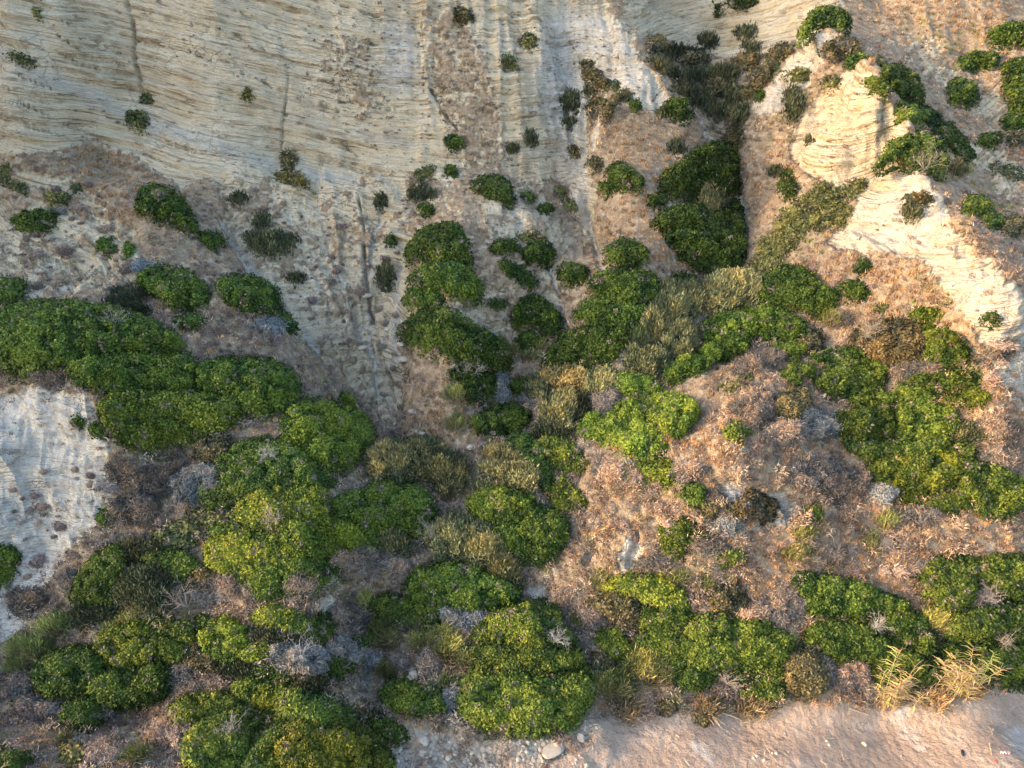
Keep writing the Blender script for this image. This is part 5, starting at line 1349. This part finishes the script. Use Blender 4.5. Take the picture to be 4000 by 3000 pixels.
for i, (s_, lb) in enumerate([
 ((867, 745, 9), 'pale angular boulder left of the bottom shrub of the stack of three'), ((872, 778, 10), 'pale boulder in the gully just below the angular one'),
 ((838, 712, 8), 'large grey boulder sitting in the central rocky gully'), ((783, 753, 9), 'low pale boulder half buried left of the central gully'),
 ((793, 640, 10), 'pinkish boulder high in the gully fan'), ((892, 890, 8), 'pale boulder low on the dry central slope'), ((912, 936, 7), 'small pale boulder near the end of the central gully'),
 ((1018, 968, 10), 'flat pale boulder in the empty gully above the golden-topped bush'), ((1182, 771, 10), 'pale broken boulder between dark centre shrubs'),
 ((917, 1601, 11), 'rounded white boulder on the stony beach'), ((970, 1636, 9), 'angular grey boulder near the bottom of the stony beach'), ((914, 1627, 8), 'flat slab on the stony beach below the rounded boulder'),
 ((1040, 1590, 7), 'jagged pale boulder under the largest shrub'), ((893, 1463, 12), 'flat pale boulder above the small shrub on the pale rocks'), ((912, 1450, 8), 'small block beside the flat pale boulder'),
 ((1384, 1552, 8), 'white block at the upper edge of the sand'), ((1195, 1622, 18), 'broad tan mud block on the stony beach'), ((1255, 1594, 9), 'grey rock at the bank under the beach shrubs'),
]):
    rock(s_, lb, 700+i, name='boulder', sc=(1.3, 1, .6) if i != 16 else (1.6, 1.1, .15))
for i, (x, y, rp, lb) in enumerate([
 (1786, 1601, 3.4, 'upper stone of the pair left of the largest beach stone'), (1791, 1610, 3.4, 'lower stone of the pair left of the largest beach stone'), (1867, 1608, 5.6, 'largest whitish stone on the open sand'),
 (1668, 1628, 3.4, 'left stone of the touching pair by the driftwood twig'), (1677, 1628, 4.0, 'right stone of the touching pair by the driftwood twig'), (1636, 1634, 5.2, 'bigger stone of the close pair at the bottom of the sand'),
 (1628, 1637, 3.6, 'smaller stone of the close pair at the bottom of the sand'), (1651, 1643, 4.2, 'stone just right of the close pair at the bottom'), (1695, 1584, 2.6, 'lone small stone high on the open sand'),
 (1505, 1545, 3.2, 'whitish pebble by the leathery plant at the beach edge'), (1252, 1632, 2.8, 'bright white pebble on the stony beach'), (1213, 1577, 3.4, 'white fragment beneath the largest shrub'),
 (1703, 1625, 2.0, 'tiny white pebble right of the touching pair'), (2145, 1576, 2.4, 'tiny pale pebble near the right edge of the sand'), (1947, 1633, 2.4, 'tiny tan pebble left of the black object'), (1340, 1556, 3.2, 'pale pebble at the mud bank'),
]):
    rock((x, y, rp), lb, 760+i, sc=(1.1, 1, .8), name='beach_stone')

# ------------------------------------------------------------------ sticks, bare branches, canes
def tube(pts, r0, r1, k=4):
    pts = np.asarray(pts, float); n = len(pts); T = unit(np.gradient(pts, axis=0))
    ref = np.array([.3, .2, 1.0]) if abs(T[0][2]) < .9 else np.array([1.0, .1, 0])
    b = unit(np.cross(T, ref)); c = np.cross(T, b); rr = np.linspace(r0, r1, n)[:, None]
    V = np.concatenate([pts + (b*math.cos(a)+c*math.sin(a))*rr for a in np.arange(k)*2*math.pi/k]).reshape(k, n, 3).transpose(1, 0, 2).reshape(-1, 3)
    Fq = [[i*k+j, i*k+(j+1) % k, (i+1)*k+(j+1) % k, (i+1)*k+j] for i in range(n-1) for j in range(k)]
    return V, np.array(Fq)
def join(ps):
    Vs, Fs, o = [], [], 0
    for V, Fq in ps:
        Vs.append(V); Fs.append(Fq+o); o += len(V)
    return np.concatenate(Vs), np.concatenate(Fs)
def branching(rg, base, d, Ln, r, depth, out):
    n = 4; pts = [base]; dr = d
    for _ in range(n):
        dr = unit(dr + rg.normal(size=3)*.22 + np.array([0, -.03, .05])); pts.append(pts[-1]+dr*Ln/n)
    out.append(tube(pts, r, r*.6, 3 if depth < 2 else 4))
    if depth > 0:
        for _ in range(rg.integers(2, 5)):
            i = rg.integers(1, n+1)
            branching(rg, pts[i], unit(dr + rg.normal(size=3)*.75), Ln*rg.uniform(.5, .75), r*.6, depth-1, out)
def bare(x, y, Hm, label, seed, c=(.34, .31, .28), n=6, parent=None, name='dead_bush', lift=0.0, r=.02):
    rg = np.random.default_rng(seed); p = at(np.array([x]), np.array([y]))[0]; out = []
    for _ in range(n):
        branching(rg, np.zeros(3), unit(np.array([rg.normal()*.55, -.25+rg.normal()*.3, .8])), Hm*.55, r, 3, out)
    V, Fq = join(out); base = p + WDIR*lift
    me = raw_mesh(name, V, Fq, TWIG, np.tile(np.array(c)*.85, (len(V), 1))*np.repeat(rg.uniform(.8, 1.2, (len(V), 1)), 3, 1))
    if parent is None:
        tag(link(name, me, loc=base), label, 'dead bush')
    else:
        link('bare_branches', me, parent, loc=base-np.array(parent.location))
for i, a_ in enumerate([
 (1023, 822, 1.5, 'whitish dead bush standing in the very dark centre shrub'), (413, 1322, 1.7, 'whitish dead bush on the dark tangle left of the yellow-green shrubs'), (505, 1305, 1.2, 'pale dead twigs beside the small round pinkish dead bush'),
 (390, 1108, 1.2, 'little bare pale bush above the thin grey-green shrubs')]):
    bare(a_[0], a_[1], a_[2], a_[3], 800+i, lift=.5)
BYL = {o['label']: o for o in COL.objects if 'label' in o}
for i, (lb, x, y, Hm, lf, c) in enumerate([
 ('grey dead branches inside the bluff thicket', 265, 735, 1.5, .9, (.36, .34, .32)), ('big domed shrub sitting on top of the lower white triangle', 1990, 385, 2.0, .6, (.30, .27, .23)),
 ('brownish top of the large right thicket', 1860, 755, 1.8, .9, (.40, .36, .31)), ('dry tan bush with a bare forked trunk', 652, 1285, 1.6, .0, (.36, .29, .22)),
 ('bluish grey twig tangle in the lower left centre', 660, 1430, 1.6, .8, (.36, .37, .38)), ('yellow-green dome with a brown patch near its top in the left centre', 600, 1146, 1.3, .8, (.33, .29, .26)),
 ('great silvery olive bush in the lower centre', 930, 1180, 1.5, .8, (.33, .31, .27)), ('dead grey patch under the big beach dome', 1565, 1485, 1.2, .5, (.38, .34, .30)),
 ('pinkish dead shrub on the lower right thicket', 2110, 1315, 1.4, .8, (.40, .34, .30)), ('mid green shrub with bare grey twigs showing in its middle below the pale dome', 590, 1015, 1.3, 1.0, (.38, .37, .36)),
 ('dark thicket behind the first cane plant', 1875, 1375, 1.2, .9, (.42, .40, .37)), ('half dead shrub on the ridge below the crowning one', 1816, 118, 1.3, .3, (.30, .27, .22)),
 ('upper part of the largest shrub by the beach', 1200, 1410, 1.1, 1.2, (.33, .33, .33)), ('bottom of the thicket at the lower right edge by the sand', 2150, 1410, 1.2, .9, (.33, .29, .25)),
 ('left half of the bottom left thicket', 515, 1600, 1.2, 1.1, (.38, .35, .32)), ('pinkish grey dead shrubs on the central path side', 765, 1235, 1.3, .3, (.42, .36, .33)),
]):
    bare(x, y, Hm, None, 830+i, c, parent=BYL[lb], lift=lf, n=8, r=.015)

def stick(x0, y0, x1, y1, r, label, name='driftwood', bend=.06, lift=.05, c=(.50, .40, .28), seed=0, grp=None):
    rg = np.random.default_rng(900+seed); t = np.linspace(0, 1, 9)
    P3 = at(x0+(x1-x0)*t, y0+(y1-y0)*t); P3[:, 2] = np.linspace(P3[0, 2], P3[-1, 2], 9) + lift
    ln = np.linalg.norm(P3[-1]-P3[0]); P3 += np.cumsum(rg.normal(size=(9, 3))*.15, 0)*ln*bend*np.array([1, 1, .2])
    V, Fq = tube(P3, r, r*.6, 5); o3 = P3[4].copy()
    tag(link(name, raw_mesh(name, V-o3, Fq, TWIG, np.tile(np.array(c), (len(V), 1))), loc=o3), label, 'stick', grp)
for i, a_ in enumerate([
 (1832, 1530, 1875, 1547, .035, 'long bowed stick on the sand left of the first cane plant'), (1560, 1541, 1600, 1558, .04, 'upper pale stick lying beside the fallen canes'), (1553, 1530, 1612, 1535, .025, 'thin pale stick above the other at the upper sand edge'),
 (1565, 1548, 1592, 1541, .025, 'short stick crossing the pale stick by the fallen canes'), (900, 1455, 925, 1481, .03, 'thin straight cane lying on the pale rocks'), (997, 1552, 1030, 1512, .03, 'slender cane leaning at the left foot of the largest shrub'),
 (1412, 1349, 1442, 1315, .03, 'bare pale stem on the dark flank under the lime green crown'), (1656, 1617, 1664, 1626, .02, 'driftwood twig beside the touching pair of stones'), (1480, 1646, 1490, 1656, .03, 'short driftwood at the bottom edge of the sand'),
 (1460, 1589, 1467, 1594, .03, 'short white driftwood on the sand near the mud bank'), (1774, 1642, 1782, 1650, .025, 'short driftwood at the bottom middle of the sand'), (2136, 1606, 2141, 1634, .02, 'thin stick standing among the litter at the right'),
 (1770, 1645, 1788, 1653, .02, 'twig crossing the short driftwood at the bottom'), (1880, 1525, 1900, 1545, .02, 'thin twig under the first cane plant'), (2030, 1540, 2052, 1560, .02, 'thin twig on the sand below the second cane plant'),
]):
    stick(*a_[:5], a_[5], seed=i)
# bundle of fallen canes
rg = np.random.default_rng(950); ps = []; o3 = at(np.array([1535.]), np.array([1560.]))[0]
for i in range(7):
    x0 = 1512+rg.uniform(0, 20); y0 = 1535+rg.uniform(-4, 8); x1 = 1535+rg.uniform(0, 36); y1 = 1562+rg.uniform(0, 16)
    t = np.linspace(0, 1, 6); P3 = at(x0+(x1-x0)*t, y0+(y1-y0)*t); P3[:, 2] += .06+.05*i; ps.append(tube(P3-o3, .022, .014, 4))
V, Fq = join(ps)
tag(link('fallen_cane', raw_mesh('fallen_cane', V, Fq, TWIG, np.tile([.52, .37, .22], (len(V), 1))), loc=o3), 'heap of fallen tan canes on the upper edge of the sand', 'canes')

def cane(x, y, hgt, spread, label, seed, n=16, bushy=1.0):
    rg = np.random.default_rng(seed); p = at(np.array([float(x)]), np.array([float(y)]))[0]
    root = bpy.data.objects.new('cane_plant', None); COL.objects.link(root); root.location = p; tag(root, label, 'cane')
    root.empty_display_size = .3
    for i in range(n):
        az = rg.uniform(0, 6.28); ln = hgt*(1 if i < 2 else rg.uniform(.35, .95)); lean = spread*rg.uniform(.1, 1) * (.35 if i < 2 else 1)
        b0 = np.array([rg.normal()*.35*bushy, rg.normal()*.25, 0]); t = np.linspace(0, 1, 8)[:, None]
        dx = np.array([math.cos(az)*lean, -abs(math.sin(az))*lean*.6, 0])
        pts = b0 + np.array([0, 0, 1.0])*ln*t*(1-.15*lean*t) + dx*ln*t**1.8
        V, Fq = tube(pts, .024, .010, 4)
        tan = rg.uniform(size=1)[0]; cst = np.array([.44, .31, .16])*(1-tan*.3) if i else np.array([.28, .34, .12])
        st = link('stem', raw_mesh('stem', V, Fq, TWIG, np.tile(cst, (len(V), 1))), root)
        # long arching blades in two rows up the stem
        m = int((26 if i < 6 else 20)*bushy); Qs = []; Cs = []
        for j in range(m):
            u = rg.uniform(.22, 1.0); base = np.array([np.interp(u, t[:, 0], pts[:, k]) for k in range(3)])
            sd_ = unit(np.array([(-1)**j*rg.uniform(.5, 1), rg.normal()*.5, rg.uniform(.2, .9)])); L0 = rg.uniform(.35, .75)
            droop = np.array([0, 0, -1.0])*L0*rg.uniform(.1, .7); w_ = unit(np.cross(sd_, [0.2, 1, .2]))*.024
            q0 = base; q1 = base + sd_*L0*.5 + droop*.12; q2 = base + sd_*L0 + droop
            Qs += [q0-w_*.6, q0+w_*.6, q1+w_, q1-w_, q1-w_, q1+w_, q2+w_*.2, q2-w_*.2]
            g = rg.uniform()
            cb = np.array([.30, .33, .10]) if (g < .22 or i == 0) else (np.array([.40, .30, .16]) if g < .7 else np.array([.38, .27, .18]))
            Cs += [cb*rg.uniform(.75, 1.25)]*8
        link('foliage', raw_mesh('foliage', np.array(Qs), np.arange(len(Qs)).reshape(-1, 4), TWIG, np.array(Cs)), st)
cane(1925, 1530, 3.9, .30, 'tall straw-coloured cane plant with one green plume, left of the pair', 961, 20, 1.3)
cane(2065, 1500, 3.0, .50, 'broader and lower straw-coloured cane plant, right of the pair', 962, 26, 1.5)

# ------------------------------------------------------------------ small litter on the sand
def lump(name, x, y, dims, color, label, cat, seed, rough=.6, rot=0.0):
    p = at(np.array([float(x)]), np.array([float(y)]))[0]; V = IV2*(1+.22*fbm(IV2[:, 0]*2, IV2[:, 1]*2, IV2[:, 2]*2+seed, 3, seed))[:, None]
    V = np.sign(V)*np.abs(V)**.75*np.array(dims)*.5
    V = np.stack([V[:, 0]*math.cos(rot)-V[:, 1]*math.sin(rot), V[:, 0]*math.sin(rot)+V[:, 1]*math.cos(rot), V[:, 2]], -1)
    m, N1, L1, B1 = new_mat(name); B1.inputs['Base Color'].default_value = (*color, 1); B1.inputs['Roughness'].default_value = rough
    tag(link(name, raw_mesh(name, V, IF2, m, smooth_=True), loc=p+np.array([0, 0, dims[2]*.4])), label, cat)
lump('black_shoe', 2079, 1628, (.14, .34, .12), (.015, .015, .022), 'small black object, perhaps a shoe, lying on the sand at the lower right', 'shoe', 11, rot=-.4)
lump('white_litter', 1958, 1443, (.16, .12, .08), (.75, .80, .85), 'scrap of bluish white litter caught beside the first cane plant', 'litter', 12)
lump('white_litter', 2003, 1408, (.18, .14, .08), (.5, .75, .70), 'scrap of pale turquoise litter in the thicket above the cane plants', 'litter', 13)
lump('red_litter', 2150, 1646, (.10, .22, .08), (.65, .09, .08), 'small red scrap on the sand at the bottom right', 'litter', 14)
# pale crumpled ribbon of washed-up plastic
ps = []; pr = at(np.array([2168.]), np.array([1627.]))[0]
t = np.linspace(0, 1, 40)
for k_ in range(3):
    P3 = at(2160+22*t, 1625+2.2*np.sin(t*22+k_)+k_*1.6); P3[:, 2] += .04+.02*k_; ps.append(tube(P3-pr, .022, .022, 4))
V, Fq = join(ps)
tag(link('plastic_ribbon', raw_mesh('plastic_ribbon', V, Fq, TWIG, np.tile([.70, .55, .55], (len(V), 1))), loc=pr), 'pinkish white crumpled ribbon on the sand near the red scrap', 'litter')

# ------------------------------------------------------------------ debris strewn over the sand
rg = np.random.default_rng(990); ps = []; cs = []
xs, ys_ = rg.uniform(1250, 2230, 900), rg.uniform(1520, 1690, 900)
k = (samp(A_sand, xs, ys_) > .7) & (fbm(xs/40, ys_/14, 0, 3, 991) > -.05)
Pd = at(xs[k], ys_[k])
for p in Pd:
    a = rg.normal()*.7; L0 = rg.uniform(.05, .26); d = np.array([math.cos(a), math.sin(a), rg.normal()*.06])
    t = np.linspace(-1, 1, 4)[:, None]; pts = p + np.array([0, 0, .02]) + d*t*L0 + np.array([-d[1], d[0], 0])*t*t*L0*rg.normal()*.3
    ps.append(tube(pts, rg.uniform(.006, .016), .006, 3)); cs.append(np.tile(np.array([.42, .34, .25])*rg.uniform(.4, 1.6), (12, 1)))
V, Fq = join(ps)
tag(link('beach_debris', raw_mesh('beach_debris', V, Fq, TWIG, np.concatenate(cs))), 'bits of straw, reed and twig strewn over the sand', 'debris', kind='stuff')
